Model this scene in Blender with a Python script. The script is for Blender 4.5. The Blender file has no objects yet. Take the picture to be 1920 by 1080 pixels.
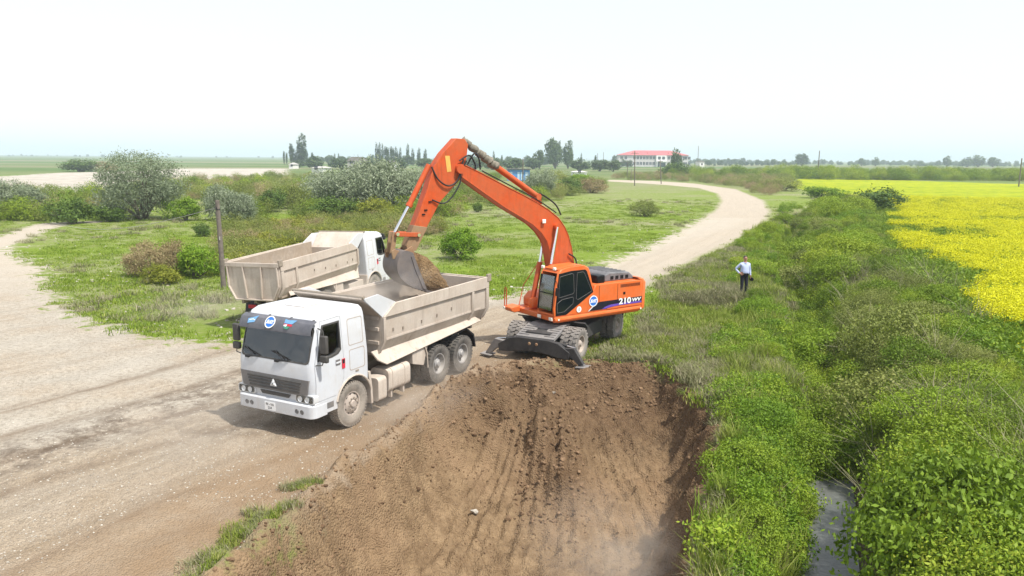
import bpy, bmesh, math, random
import numpy as np
from mathutils import Vector, Matrix, geometry as mgeo

# ------------------------------------------------------------------ camera, sky, sun, exposure
scene = bpy.context.scene
R = math.radians
CAM_F, CAM_PITCH, CAM_ROLL, CAM_H = 1450.0, 0.1664, 0.0080, 6.645      # focal length in px of a 1920 px frame

cam_data = bpy.data.cameras.new('camera')
cam = bpy.data.objects.new('camera', cam_data)
scene.collection.objects.link(cam)
cam_data.sensor_width = 36.0
cam_data.lens = CAM_F / 1920.0 * 36.0
cam_data.clip_start = 0.2
cam_data.clip_end = 30000.0
_fw = Vector((0, math.cos(CAM_PITCH), -math.sin(CAM_PITCH)))
_up = Vector((0, math.sin(CAM_PITCH), math.cos(CAM_PITCH)))
_rt = Vector((1, 0, 0))
_r2 = _rt * math.cos(CAM_ROLL) + _up * math.sin(CAM_ROLL)
_u2 = _up * math.cos(CAM_ROLL) - _rt * math.sin(CAM_ROLL)
cam.matrix_world = Matrix(((_r2.x, _u2.x, -_fw.x, 0), (_r2.y, _u2.y, -_fw.y, 0), (_r2.z, _u2.z, -_fw.z, CAM_H), (0, 0, 0, 1)))
scene.camera = cam

SUN_AZ = Vector((0.80, -0.60, 0)).normalized()
SUN_EL = R(60)
world = bpy.data.worlds.new('World')
scene.world = world
world.use_nodes = True
wn = world.node_tree
wn.nodes.clear()
sky = wn.nodes.new('ShaderNodeTexSky')
sky.sky_type = 'NISHITA'
sky.sun_disc = False
sky.sun_elevation = SUN_EL
sky.sun_rotation = math.atan2(SUN_AZ.x, SUN_AZ.y)
sky.altitude = 0
sky.air_density = 1.0
sky.dust_density = 1.0
sky.ozone_density = 1.0
hs = wn.nodes.new('ShaderNodeHueSaturation')
hs.inputs['Saturation'].default_value = 0.7
hs.inputs['Value'].default_value = 1.0
bgn = wn.nodes.new('ShaderNodeBackground')
bgn.inputs['Strength'].default_value = 0.138
wo = wn.nodes.new('ShaderNodeOutputWorld')
veil = wn.nodes.new('ShaderNodeMix')
veil.data_type = 'RGBA'
veil.inputs[0].default_value = 0.5                    # thin even cloud veil over the blue
veil.inputs[7].default_value = (7.95, 8.0, 8.1, 1.0)
wn.links.new(sky.outputs[0], hs.inputs['Color'])
wn.links.new(hs.outputs[0], veil.inputs[6])
wn.links.new(veil.outputs[2], bgn.inputs[0])
wn.links.new(bgn.outputs[0], wo.inputs[0])

sun_data = bpy.data.lights.new('sun', 'SUN')
sun_data.energy = 5.0
sun_data.angle = R(2.0)
sun_data.color = (1.0, 0.945, 0.85)
sun = bpy.data.objects.new('sun', sun_data)
scene.collection.objects.link(sun)
_sd = Vector((SUN_AZ.x * math.cos(SUN_EL), SUN_AZ.y * math.cos(SUN_EL), math.sin(SUN_EL)))
sun.rotation_euler = (-_sd).to_track_quat('-Z', 'Y').to_euler()

vs = scene.view_settings
vs.view_transform = 'Standard'
vs.look = 'None'
vs.exposure = 0.30
vs.gamma = 1.0
vs.use_curve_mapping = False
scene.cycles.use_denoising = True
scene.cycles.max_bounces = 6
scene.cycles.diffuse_bounces = 3
scene.cycles.glossy_bounces = 3
scene.cycles.transmission_bounces = 4
scene.cycles.transparent_max_bounces = 12
scene.cycles.volume_bounces = 1
scene.cycles.volume_max_steps = 24
scene.cycles.volume_step_rate = 3.0
scene.cycles.caustics_reflective = False
scene.cycles.caustics_refractive = False

# ------------------------------------------------------------------ small helpers
COL = scene.collection
rng = np.random.default_rng(11)


def ray_ground(px, py, z=0.0):
    """point of the ground plane z that the photograph shows at pixel (px, py) of 1920x1080"""
    a, b = px - 960.0, py - 540.0
    c, s = math.cos(CAM_ROLL), math.sin(CAM_ROLL)
    x, y = c * a + s * b, -s * a + c * b
    cp, sp = math.cos(CAM_PITCH), math.sin(CAM_PITCH)
    d = (x, CAM_F * cp - y * sp, -CAM_F * sp - y * cp)
    t = (z - CAM_H) / d[2]
    return (d[0] * t, d[1] * t)


def ray_dist(px, py, dist):
    """world point at depth y = dist seen at the pixel"""
    g = ray_ground(px, py, -1000.0)
    k = dist / g[1]
    return (g[0] * k, dist, CAM_H - (1000.0 + CAM_H) * k)


def GP(*pts):
    return [ray_ground(*p) for p in pts]


def link(o, parent=None):
    COL.objects.link(o)
    if parent is not None:
        o.parent = parent
    return o


def tag(o, label=None, cat=None, group=None, kind=None):
    if label: o['label'] = label
    if cat: o['category'] = cat
    if group: o['group'] = group
    if kind: o['kind'] = kind
    return o


def empty(name, loc=(0, 0, 0), rot=(0, 0, 0), label=None, cat=None, group=None):
    o = bpy.data.objects.new(name, None)
    o.empty_display_size = 0.3
    link(o)
    o.location = loc
    o.rotation_euler = rot
    return tag(o, label, cat, group)


def copy_tree(o, parent=None):
    c = o.copy()
    COL.objects.link(c)
    c.parent = parent
    for ch in list(o.children):
        copy_tree(ch, c)
    return c


class MB:
    """collects shapes and links them as one mesh object"""

    def __init__(s):
        s.v, s.f, s.cuts = [], [], []

    def add(s, vs_, fs_):
        o = len(s.v)
        s.cuts.append((o, len(s.f)))
        s.v += [tuple(p) for p in vs_]
        s.f += [tuple(i + o for i in f) for f in fs_]
        return s

    def box(s, c, d, rot=None):
        hx, hy, hz = d[0] / 2, d[1] / 2, d[2] / 2
        p = [Vector((x, y, z)) for x in (-hx, hx) for y in (-hy, hy) for z in (-hz, hz)]
        if rot is not None:
            p = [rot @ q for q in p]
        c = Vector(c)
        return s.add([q + c for q in p], [(0, 1, 3, 2), (4, 6, 7, 5), (0, 4, 5, 1), (2, 3, 7, 6), (0, 2, 6, 4), (1, 5, 7, 3)])

    def bb(s, a, b):
        return s.box([(a[i] + b[i]) / 2 for i in range(3)], [abs(b[i] - a[i]) for i in range(3)])

    def bar(s, a, b, w, h, up=(0, 0, 1)):
        a, b = Vector(a), Vector(b)
        d = (b - a)
        L = d.length
        d.normalize()
        up = Vector(up)
        sd = d.cross(up)
        if sd.length < 1e-4:
            sd = d.cross(Vector((0, 1, 0)))
        sd.normalize()
        u = sd.cross(d)
        M = Matrix((d, sd, u)).transposed()
        return s.box((a + b) / 2, (L, w, h), M)

    def prism(s, pts, y0, y1, plane='xz'):
        """polygon pts (a,b) extruded along the third axis"""
        n = len(pts)
        def m(p, t):
            if plane == 'xz': return (p[0], t, p[1])
            if plane == 'xy': return (p[0], p[1], t)
            return (t, p[0], p[1])
        vs_ = [m(p, y0) for p in pts] + [m(p, y1) for p in pts]
        tri = mgeo.tessellate_polygon([[Vector((p[0], p[1], 0)) for p in pts]])
        fs_ = [tuple(t) for t in tri] + [tuple(i + n for i in reversed(t)) for t in tri]
        fs_ += [(i, (i + 1) % n, (i + 1) % n + n, i + n) for i in range(n)]
        return s.add(vs_, fs_)

    def tube(s, path, r, seg=8, cap=True):
        path = [Vector(p) for p in path]
        n = len(path)
        rr = r if isinstance(r, (list, tuple)) else [r] * n
        prev = None
        vs_, fs_ = [], []
        for i, p in enumerate(path):
            t = (path[min(i + 1, n - 1)] - path[max(i - 1, 0)])
            t.normalize()
            if prev is None:
                a = Vector((0, 0, 1)) if abs(t.z) < 0.9 else Vector((1, 0, 0))
                u = t.cross(a)
            else:
                u = prev - t * prev.dot(t)
            u.normalize()
            w = t.cross(u)
            prev = u
            for k in range(seg):
                an = 2 * math.pi * k / seg
                vs_.append(p + (u * math.cos(an) + w * math.sin(an)) * rr[i])
        for i in range(n - 1):
            for k in range(seg):
                k2 = (k + 1) % seg
                fs_.append((i * seg + k, i * seg + k2, (i + 1) * seg + k2, (i + 1) * seg + k))
        if cap:
            fs_.append(tuple(reversed(range(seg))))
            fs_.append(tuple((n - 1) * seg + k for k in range(seg)))
        return s.add(vs_, fs_)

    def cyl(s, a, b, r, r2=None, seg=16):
        return s.tube([a, b], [r, r if r2 is None else r2], seg)

    def lathe(s, prof, c=(0, 0, 0), axis='y', seg=32, closed=False):
        """profile of (radius, t) turned about an axis through c"""
        vs_, fs_ = [], []
        n = len(prof)
        for k in range(seg):
            an = 2 * math.pi * k / seg
            ca, sa = math.cos(an), math.sin(an)
            for r_, t in prof:
                if axis == 'y': q = (c[0] + r_ * ca, c[1] + t, c[2] + r_ * sa)
                elif axis == 'z': q = (c[0] + r_ * ca, c[1] + r_ * sa, c[2] + t)
                else: q = (c[0] + t, c[1] + r_ * ca, c[2] + r_ * sa)
                vs_.append(q)
        m = n if closed else n - 1
        for k in range(seg):
            k2 = (k + 1) % seg
            for i in range(m):
                j = (i + 1) % n
                fs_.append((k * n + i, k * n + j, k2 * n + j, k2 * n + i))
        return s.add(vs_, fs_)

    def loft(s, rings, cap=True):
        n = len(rings[0])
        vs_ = [p for r_ in rings for p in r_]
        fs_ = []
        for i in range(len(rings) - 1):
            for k in range(n):
                k2 = (k + 1) % n
                fs_.append((i * n + k, i * n + k2, (i + 1) * n + k2, (i + 1) * n + k))
        if cap:
            fs_.append(tuple(reversed(range(n))))
            fs_.append(tuple((len(rings) - 1) * n + k for k in range(n)))
        return s.add(vs_, fs_)

    def xf(s, M):
        s.v = [tuple(M @ Vector(p)) for p in s.v]
        return s

    def mesh(s, name, mat=None, smooth=35, fixn=True):
        me = bpy.data.meshes.new(name)
        me.from_pydata(s.v, [], s.f)
        if fixn:
            bm = bmesh.new()
            bm.from_mesh(me)
            bmesh.ops.recalc_face_normals(bm, faces=bm.faces)
            bm.to_mesh(me)
            bm.free()
        if mat is not None:
            me.materials.append(mat)
        if smooth:
            me.shade_smooth()
            me.set_sharp_from_angle(angle=R(smooth))
        return me

    def build(s, name, mat, parent=None, bevel=0.0, smooth=35, seg=2):
        o = bpy.data.objects.new(name, s.mesh(name, mat, smooth))
        link(o, parent)
        if bevel:
            b = o.modifiers.new('bevel', 'BEVEL')
            b.width = bevel
            b.segments = seg
            b.limit_method = 'ANGLE'
            b.angle_limit = R(30)
        return o


def build_each(mb, name, mat, parent=None, bevel=0.0, smooth=35):
    """every shape that was added becomes a part of its own"""
    ends = mb.cuts[1:] + [(len(mb.v), len(mb.f))]
    for (v0, f0), (v1, f1) in zip(mb.cuts, ends):
        m_ = MB()
        m_.v = mb.v[v0:v1]
        m_.f = [tuple(i - v0 for i in f) for f in mb.f[f0:f1]]
        m_.build(name, mat, parent, bevel, smooth)


def boolean(base, cutters, op='DIFFERENCE'):
    """returns a mesh: base MB/mesh cut with the MBs"""
    me = base.mesh('b') if isinstance(base, MB) else base
    o = bpy.data.objects.new('b', me)
    COL.objects.link(o)
    tmp = []
    for c in cutters:
        co = bpy.data.objects.new('c', c.mesh('c') if isinstance(c, MB) else c)
        COL.objects.link(co)
        tmp.append(co)
        m = o.modifiers.new('x', 'BOOLEAN')
        m.operation = op
        m.solver = 'EXACT'
        m.object = co
    dg = bpy.context.evaluated_depsgraph_get()
    res = bpy.data.meshes.new_from_object(o.evaluated_get(dg))
    for x in tmp + [o]:
        bpy.data.objects.remove(x)
    return res


def mesh_obj(name, me, mat, parent=None, smooth=35):
    me.materials.clear()
    me.materials.append(mat)
    if smooth:
        me.shade_smooth()
        me.set_sharp_from_angle(angle=R(smooth))
    me.name = name
    return link(bpy.data.objects.new(name, me), parent)


def text_obj(name, body, size, mat, M, parent=None, extrude=0.002, align='CENTER', shear=0.0, bold=0.0, sx=1.0):
    cu = bpy.data.curves.new(name, 'FONT')
    cu.body = body
    cu.size = size
    cu.align_x = align
    cu.align_y = 'CENTER'
    cu.extrude = extrude
    cu.shear = shear
    cu.offset = bold
    cu.resolution_u = 3
    o = bpy.data.objects.new(name, cu)
    COL.objects.link(o)
    dg = bpy.context.evaluated_depsgraph_get()
    me = bpy.data.meshes.new_from_object(o.evaluated_get(dg))
    bpy.data.objects.remove(o)
    me.transform(Matrix.Diagonal((sx, 1, 1, 1)))
    me.transform(M)
    me.materials.clear()
    me.materials.append(mat)
    return link(bpy.data.objects.new(name, me), parent)


def frame(o, right, up):
    """matrix whose local x is right, y is up, z the outward normal, at o"""
    r_, u = Vector(right).normalized(), Vector(up).normalized()
    n = r_.cross(u).normalized()
    u = n.cross(r_)
    return Matrix(((r_.x, u.x, n.x, o[0]), (r_.y, u.y, n.y, o[1]), (r_.z, u.z, n.z, o[2]), (0, 0, 0, 1)))


# ------------------------------------------------------------------ noise
def _hash(ix, iy, seed):
    h = (ix.astype(np.int64) * 374761393 + iy.astype(np.int64) * 668265263 + seed * 974711) & 0xffffffff
    h = ((h ^ (h >> 13)) * 1274126177) & 0xffffffff
    h = h ^ (h >> 16)
    return (h & 0xffff) / 65535.0


def vnoise(x, y, seed=0):
    ix, iy = np.floor(x), np.floor(y)
    fx, fy = x - ix, y - iy
    fx = fx * fx * (3 - 2 * fx)
    fy = fy * fy * (3 - 2 * fy)
    a, b = _hash(ix, iy, seed), _hash(ix + 1, iy, seed)
    c, d = _hash(ix, iy + 1, seed), _hash(ix + 1, iy + 1, seed)
    return ((a * (1 - fx) + b * fx) * (1 - fy) + (c * (1 - fx) + d * fx) * fy) * 2 - 1


def fbm(x, y, seed=0, octs=4, gain=0.5):
    r_ = np.zeros_like(np.asarray(x, float))
    a = 1.0
    for k in range(octs):
        r_ = r_ + a * vnoise(x * 2 ** k + 17.3 * k, y * 2 ** k - 9.1 * k, seed + k)
        a *= gain
    return r_


def sstep(a, b, x):
    t = np.clip((x - a) / (b - a), 0, 1)
    return t * t * (3 - 2 * t)


def sd_poly(x, y, poly):
    """signed distance to a polygon, positive inside"""
    x, y = np.asarray(x, float), np.asarray(y, float)
    d = np.full(x.shape, 1e18)
    ins = np.zeros(x.shape, bool)
    n = len(poly)
    for i in range(n):
        ax, ay = poly[i]
        bx, by = poly[(i + 1) % n]
        ex, ey = bx - ax, by - ay
        t = np.clip(((x - ax) * ex + (y - ay) * ey) / (ex * ex + ey * ey + 1e-12), 0, 1)
        d = np.minimum(d, (x - ax - t * ex) ** 2 + (y - ay - t * ey) ** 2)
        cond = ((ay > y) != (by > y))
        xi = ax + (y - ay) * ex / (ey if abs(ey) > 1e-12 else 1e-12)
        ins ^= cond & (x < xi)
    d = np.sqrt(d)
    return np.where(ins, d, -d)


def d_line(x, y, line):
    """distance to a polyline and arc length of the nearest point"""
    x, y = np.asarray(x, float), np.asarray(y, float)
    best = np.full(x.shape, 1e18)
    arc = np.zeros(x.shape)
    acc = 0.0
    for i in range(len(line) - 1):
        ax, ay = line[i]
        bx, by = line[i + 1]
        ex, ey = bx - ax, by - ay
        L = math.hypot(ex, ey)
        t = np.clip(((x - ax) * ex + (y - ay) * ey) / (L * L), 0, 1)
        dd = (x - ax - t * ex) ** 2 + (y - ay - t * ey) ** 2
        m = dd < best
        best = np.where(m, dd, best)
        arc = np.where(m, acc + t * L, arc)
        acc += L
    return np.sqrt(best), arc


# ------------------------------------------------------------------ materials
def new_mat(name):
    m = bpy.data.materials.new(name)
    m.use_nodes = True
    m.node_tree.nodes.clear()
    return m


class NT:
    def __init__(s, m):
        s.t = m.node_tree

    def n(s, typ, ins=None, **props):
        nd = s.t.nodes.new(typ)
        for k, v in props.items():
            setattr(nd, k, v)
        for k, v in (ins or {}).items():
            sock = nd.inputs[k]
            if isinstance(v, bpy.types.NodeSocket):
                s.t.links.new(v, sock)
            elif isinstance(v, bpy.types.Node):
                s.t.links.new(v.outputs[0], sock)
            else:
                if hasattr(sock.default_value, '__len__') and len(sock.default_value) == 4 and len(v) == 3:
                    v = (*v, 1.0)
                sock.default_value = v
        return nd

    def noise(s, vec, scale, detail=3, rough=0.55, dist=0.0):
        return s.n('ShaderNodeTexNoise', {'Vector': vec, 'Scale': scale, 'Detail': detail, 'Roughness': rough, 'Distortion': dist}).outputs[0]

    def ramp(s, fac, a, b, lo=0.0, hi=1.0):
        return s.n('ShaderNodeMapRange', {0: fac, 1: a, 2: b, 3: lo, 4: hi}, clamp=True).outputs[0]

    def mix(s, fac, a, b, mode='MIX'):
        nd = s.n('ShaderNodeMix', data_type='RGBA', blend_type=mode, clamp_factor=True)
        for idx, v in ((0, fac), (6, a), (7, b)):
            sock = nd.inputs[idx]
            if isinstance(v, bpy.types.NodeSocket):
                s.t.links.new(v, sock)
            elif idx == 0:
                sock.default_value = v
            else:
                sock.default_value = (*v[:3], 1.0)
        return nd.outputs[2]

    def math(s, op, a, b=0.0, c=0.0):
        return s.n('ShaderNodeMath', {0: a, 1: b, 2: c}, operation=op).outputs[0]

    def out(s, shader, vol=None):
        o = s.n('ShaderNodeOutputMaterial')
        if shader is not None:
            s.t.links.new(shader.outputs[0] if isinstance(shader, bpy.types.Node) else shader, o.inputs['Surface'])
        if vol is not None:
            s.t.links.new(vol.outputs[0], o.inputs['Volume'])
        return o


def solid(name, color, rough=0.6, metal=0.0, var=0.12, scale=6.0, dust=0.0, dust_col=(0.42, 0.34, 0.26), spec=0.4, bump=0.0, dscale=2.2, streak=0.0, streak_col=(0.20, 0.15, 0.10)):
    """principled paint with a little tone variation and a coat of road dust"""
    m = new_mat(name)
    t = NT(m)
    tc = t.n('ShaderNodeTexCoord').outputs['Object']
    n1 = t.noise(tc, scale, 4)
    dark = tuple(c * (1 - var) for c in color)
    lite = tuple(min(1, c * (1 + var * 0.6)) for c in color)
    col = t.mix(t.ramp(n1, 0.3, 0.7), dark, lite)
    if dust > 0:
        n2 = t.noise(tc, dscale, 6, 0.65)
        n3 = t.noise(tc, dscale * 9, 3, 0.6)
        f = t.math('ADD', n2, t.math('MULTIPLY', n3, 0.35))
        f = t.ramp(f, 0.42, 0.95, 0.0, min(1.0, dust * 1.6))
        col = t.mix(f, col, dust_col)
        rgh = t.ramp(f, 0, 1, rough, 0.9)
    else:
        rgh = rough
    if streak > 0:
        mp = t.n('ShaderNodeMapping', {'Vector': tc, 'Scale': (5.0, 5.0, 0.55)})
        f2 = t.ramp(t.noise(mp.outputs[0], 1.6, 5, 0.7, 0.5), 0.50, 0.78, 0.0, streak)
        f3 = t.ramp(t.noise(tc, 0.9, 3, 0.6), 0.35, 0.62)
        col = t.mix(t.math('MULTIPLY', f2, f3), col, streak_col)
        f4 = t.ramp(t.noise(tc, 34, 2, 0.5), 0.70, 0.80, 0.0, streak * 1.2)
        col = t.mix(f4, col, tuple(c * 0.6 for c in streak_col))
    ins = {'Base Color': col, 'Roughness': rgh, 'Metallic': metal, 'Specular IOR Level': spec}
    if bump:
        b = t.n('ShaderNodeBump', {'Height': t.noise(tc, 28, 3), 'Strength': bump, 'Distance': 0.02})
        ins['Normal'] = b.outputs[0]
    t.out(t.n('ShaderNodeBsdfPrincipled', ins))
    return m


def glass(name, tint=(0.55, 0.62, 0.62), alpha=0.35, rough=0.05, dirt=0.0):
    m = new_mat(name)
    t = NT(m)
    tr = t.n('ShaderNodeBsdfTransparent', {'Color': tint})
    gl = t.n('ShaderNodeBsdfGlossy', {'Color': (0.9, 0.95, 1.0), 'Roughness': rough})
    fr = t.n('ShaderNodeFresnel', {'IOR': 1.55})
    f = t.math('ADD', fr.outputs[0], alpha * 0.25)
    sh = t.n('ShaderNodeMixShader', {0: f, 1: tr, 2: gl})
    if dirt:
        tc = t.n('ShaderNodeTexCoord').outputs['Object']
        df = t.n('ShaderNodeBsdfDiffuse', {'Color': (0.5, 0.45, 0.38)})
        k = t.ramp(t.noise(tc, 5, 4), 0.35, 0.8, 0.0, dirt)
        sh = t.n('ShaderNodeMixShader', {0: k, 1: sh, 2: df})
    t.out(sh)
    return m


def leafy(name, cols, trans=0.25, rough=0.6, rnd=0.35):
    """foliage: colour picked per leaf (attribute tint) and per plant (object random)"""
    m = new_mat(name)
    t = NT(m)
    at = t.n('ShaderNodeAttribute', attribute_name='tint').outputs['Fac']
    oi = t.n('ShaderNodeObjectInfo').outputs['Random']
    f = t.math('ADD', t.math('MULTIPLY', at, 1 - rnd), t.math('MULTIPLY', oi, rnd))
    rp = t.n('ShaderNodeValToRGB', {0: f})
    cr = rp.color_ramp
    while len(cr.elements) < len(cols):
        cr.elements.new(0.5)
    for i, (p, c) in enumerate(cols):
        cr.elements[i].position = p
        cr.elements[i].color = (*c, 1)
    d = t.n('ShaderNodeBsdfPrincipled', {'Base Color': rp.outputs[0], 'Roughness': rough, 'Specular IOR Level': 0.25})
    tl = t.n('ShaderNodeBsdfTranslucent', {'Color': rp.outputs[0]})
    t.out(t.n('ShaderNodeMixShader', {0: trans, 1: d, 2: tl}))
    return m
# ------------------------------------------------------------------ layout of the place (metres; camera foot at the origin, +y away)
TRUCK1 = (-5.096, 19.49, -2.0558)          # front axle centre and heading of the dump truck under the bucket
TRUCK2 = (-7.492, 35.887, 1.2333)          # the second truck, driving away
EXC = (1.95, 27.2, R(-118.0), -2.53)       # swing centre, heading of undercarriage, heading of upper structure

ROAD_IN = GP((940, 556), (1040, 530), (1130, 500), (1200, 470), (1290, 425), (1340, 395), (1353, 377), (1345, 363), (1310, 352.5), (1250, 347), (1200, 343.5), (1140, 340))
ROAD_OUT = GP((1140, 337), (1220, 339), (1300, 344), (1380, 355), (1432, 376), (1444, 398), (1428, 422), (1385, 447), (1300, 490), (1222, 533), (1190, 552), (1160, 590), (1110, 640), (1060, 668), (990, 715), (920, 760), (810, 840), (700, 925), (620, 975), (500, 1000), (395, 1066))
YARD = GP((10, 466), (85, 505), (105, 560), (180, 604), (330, 632), (430, 640), (560, 620), (700, 590), (820, 566))
ROAD_POLY = YARD + ROAD_IN + ROAD_OUT + [(-5.3, 9.0), (-6.2, 4.0), (-60, 4.0), (-75, 40), (-62, 74)]
ROAD_MID = [(-16, -2), (-10.0, 10.2), (-5.1, 19.5), (-1.8, 25.7), (3.2, 36.0)] + [((a[0] + b[0]) / 2, (a[1] + b[1]) / 2) for a, b in
            zip(GP((1130, 500), (1200, 470), (1290, 425), (1340, 395), (1353, 377), (1345, 363), (1310, 352.5), (1250, 347), (1200, 343.5), (1145, 340)),
                GP((1225, 532), (1300, 490), (1390, 445), (1435, 415), (1443, 395), (1432, 376), (1380, 355), (1300, 344), (1220, 339), (1145, 337)))]
PIT = GP((880, 724), (960, 700), (1050, 684), (1130, 680), (1200, 686), (1258, 704), (1300, 742), (1338, 790), (1345, 850), (1325, 930), (1306, 1000), (1292, 1080)) + [(2.6, 8.0), (2.0, 5.0), (-7.0, 5.0), (-5.6, 9.0)] + GP((440, 1080), (560, 978), (640, 902), (760, 812), (830, 755))
FIELD = [ray_ground(a_, b_, .75) for a_, b_ in ((1470, 343), (1600, 366), (1690, 392), (1662, 408), (1672, 440), (1705, 482), (1762, 525), (1830, 575), (1905, 640))] + [(13.2, 18), (12.5, 4), (260, 4), (420, 120), (420, 250)] + GP((1900, 345), (1700, 338.5), (1500, 335))
GRAVEL = GP((-300, 336), (0, 331), (110, 324), (215, 322), (330, 316), (540, 316), (540, 328), (430, 335), (330, 337), (215, 345), (185, 356), (110, 367), (60, 352), (0, 352), (-300, 380))
DITCH_RAW = [(3.6, 6.0), (4.9, 10.5), (6.3, 14.2), (7.1, 16.3), (8.0, 18.6), (10.4, 23.6), (13.6, 34.2), (17.2, 46.4), (23.2, 64.3), (31, 85), (40, 105), (56, 130)]
DITCH = []
for _i in range(len(DITCH_RAW) - 1):                       # the ditch wanders a little
    (_ax, _ay), (_bx, _by) = DITCH_RAW[_i], DITCH_RAW[_i + 1]
    _n = max(2, int((_by - _ay) / 1.6))
    for _k in range(_n):
        _f = _k / _n
        _y = _ay + (_by - _ay) * _f
        DITCH.append((_ax + (_bx - _ax) * _f + (0.28 * math.sin(_y * 0.9) + 0.35 * math.sin(_y * 0.37 + 1.0)) * min(1, max(0, (_y - 16) / 6)), _y))
DITCH.append(DITCH_RAW[-1])
TRACK = GP((-40, 470), (20, 447), (60, 432), (105, 420), (190, 416))


def ground_fields(x, y):
    """signed distances (positive inside) to every kind of ground"""
    f = {}
    f['road'] = sd_poly(x, y, ROAD_POLY)
    f['pit'] = sd_poly(x, y, PIT)
    f['field'] = sd_poly(x, y, FIELD)
    f['gravel'] = sd_poly(x, y, GRAVEL)
    f['ditch'], _ = d_line(x, y, DITCH)
    f['track'] = 1.3 - d_line(x, y, TRACK)[0]
    return f


def height(x, y, f=None):
    x, y = np.asarray(x, float), np.asarray(y, float)
    if f is None:
        f = ground_fields(x, y)
    far = sstep(60, 200, y)
    z = fbm(x / 16, y / 16, 3, 3) * 0.10 * (1 - far) + fbm(x / 3.1, y / 3.1, 5, 3) * 0.035
    inroad = sstep(-0.6, 0.5, f['road'])
    z = z * (1 - 0.65 * inroad)
    # wheel ruts along the road, loose edge
    dm, _ = d_line(x, y, ROAD_MID)
    z += inroad * (0.03 * np.sin(dm * 3.2 + 1.2 * vnoise(x / 5, y / 5, 46)) + 0.016 * fbm(x / 0.5, y / 0.5, 8, 3)) * (1 - far)
    # the carriageway falls a little toward the camera
    c, s = math.cos(TRUCK1[2]), math.sin(TRUCK1[2])
    t = (x - TRUCK1[0]) * c + (y - TRUCK1[1]) * s
    lat = -(x - TRUCK1[0]) * s + (y - TRUCK1[1]) * c
    z -= 0.12 * sstep(-3.2, 0.2, t) * (1 - sstep(4, 9, np.abs(lat)))
    z += 0.21 * np.exp(-(((x + 7.3) ** 2 + (y - 36.3) ** 2) / 9.0))
    z += 0.14 * np.exp(-(((x - 11.0) ** 2 + (y - 35.8) ** 2) / 10.0))
    # bare mound of dead grass beside the standing man
    z += 0.22 * np.exp(-(((x - 9.2) / 1.3) ** 2 + ((y - 35.0) / 0.7) ** 2))
    # low bank between the road and the ditch, field slightly higher
    side = x - np.interp(y, [p[1] for p in DITCH], [p[0] for p in DITCH])
    near = 1 - sstep(110, 160, y)
    z += 0.25 * sstep(1.0, 4.0, side) * near
    # ditch
    dep = 1.75 * (1 - 0.35 * sstep(40, 90, y)) * near
    z -= dep * (1 - sstep(0.30, 1.9 + 0.25 * vnoise(x / 2, y / 2, 21), f['ditch']))
    # spoil bank far right beyond the crop
    z += 1.6 * sstep(295, 318, y + 0.06 * (x - 100)) * (1 - sstep(330, 380, y)) * sstep(55, 100, x) * (0.7 + 0.3 * vnoise(x / 30, y / 30, 40))
    # pit
    sp = f['pit']
    xl = np.interp(y, [11.5, 22], [-4.4, -1.2])
    xr = np.interp(y, [11.5, 19, 23], [3.0, 5.2, 5.0])
    u = (x - xl) / (xr - xl)
    k = 1.9 + 0.0 * u
    k = k * (1 - 0.55 * sstep(19.5, 22.5, y) * (1 - sstep(0.8, 0.97, u)))
    fd = np.interp(y, [8, 13, 17, 20, 22.5, 24.6], [2.5, 2.35, 2.0, 1.5, 0.85, 0.3])
    rough = 0.16 * fbm(x / 0.8, y / 0.8, 31, 4, 0.6)
    furrow = 0.22 * vnoise(y / 0.55, sp * 0.6, 48) + 0.12 * vnoise(y / 0.22, sp * 0.9, 49)
    spn = sp + rough * (0.9 + 0.8 * sstep(0.5, 0.9, u)) + furrow * sstep(0.6, 0.95, u)
    dpt = np.minimum(fd, np.maximum(spn, 0) * k)
    dpt = np.where(spn > 0, dpt - 0.12 * np.exp(-((np.maximum(spn, 0) * k - fd) / 0.35) ** 2), 0)
    z -= np.maximum(dpt, 0)
    inp = sstep(0.0, 0.5, sp)
    z += inp * (0.10 * fbm(x / 0.45, y / 0.45, 33, 4, 0.65) + 0.09 * np.maximum(0, fbm(x / 0.3, y / 0.3, 34, 2) - 0.35) * sstep(18, 21, y))
    ang = np.arctan2(y - 27.5, x - 1.7)
    rr = np.hypot(x - 1.7, y - 27.5)
    gro = np.sin(ang * 62 + 1.5 * fbm(x / 2.5, y / 2.5, 35, 2))
    gmask = sstep(0.6, 1.5, sp) * sstep(4.5, 7, rr) * sstep(-0.6, 0.3, fbm(x / 2.4, y / 3.0, 36, 2) + 0.3)
    z += (0.06 * gro + 0.055 * np.sin(ang * 205 + 1.6 * fbm(x / 2.0, y / 2.0, 42, 2))) * gmask
    # heaps thrown up by the bucket
    d1, a1 = d_line(x, y, [(0.80, 22.4), (0.95, 21.0), (1.35, 18.9)])
    z += 1.20 * np.exp(-(d1 / 0.70) ** 2) * (1 - 0.45 * sstep(1.6, 3.8, a1)) * sstep(25.0, 22.8, y) * (1 + 0.4 * fbm(x / 0.6, y / 0.6, 37, 3))
    z += 0.75 * np.exp(-(((x + 0.5) / 0.9) ** 2 + ((y - 21.3) / 0.9) ** 2)) * (1 + 0.5 * fbm(x / 0.5, y / 0.5, 38, 3))
    z += 0.40 * np.exp(-(((x - 2.9) / 1.9) ** 2 + ((y - 23.9) / 0.55) ** 2)) * (1 + 0.5 * fbm(x / 0.5, y / 0.5, 39, 3))
    rim = np.exp(-((sp + 0.25) / 0.4) ** 2) * sstep(8, 12, y)
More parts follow.
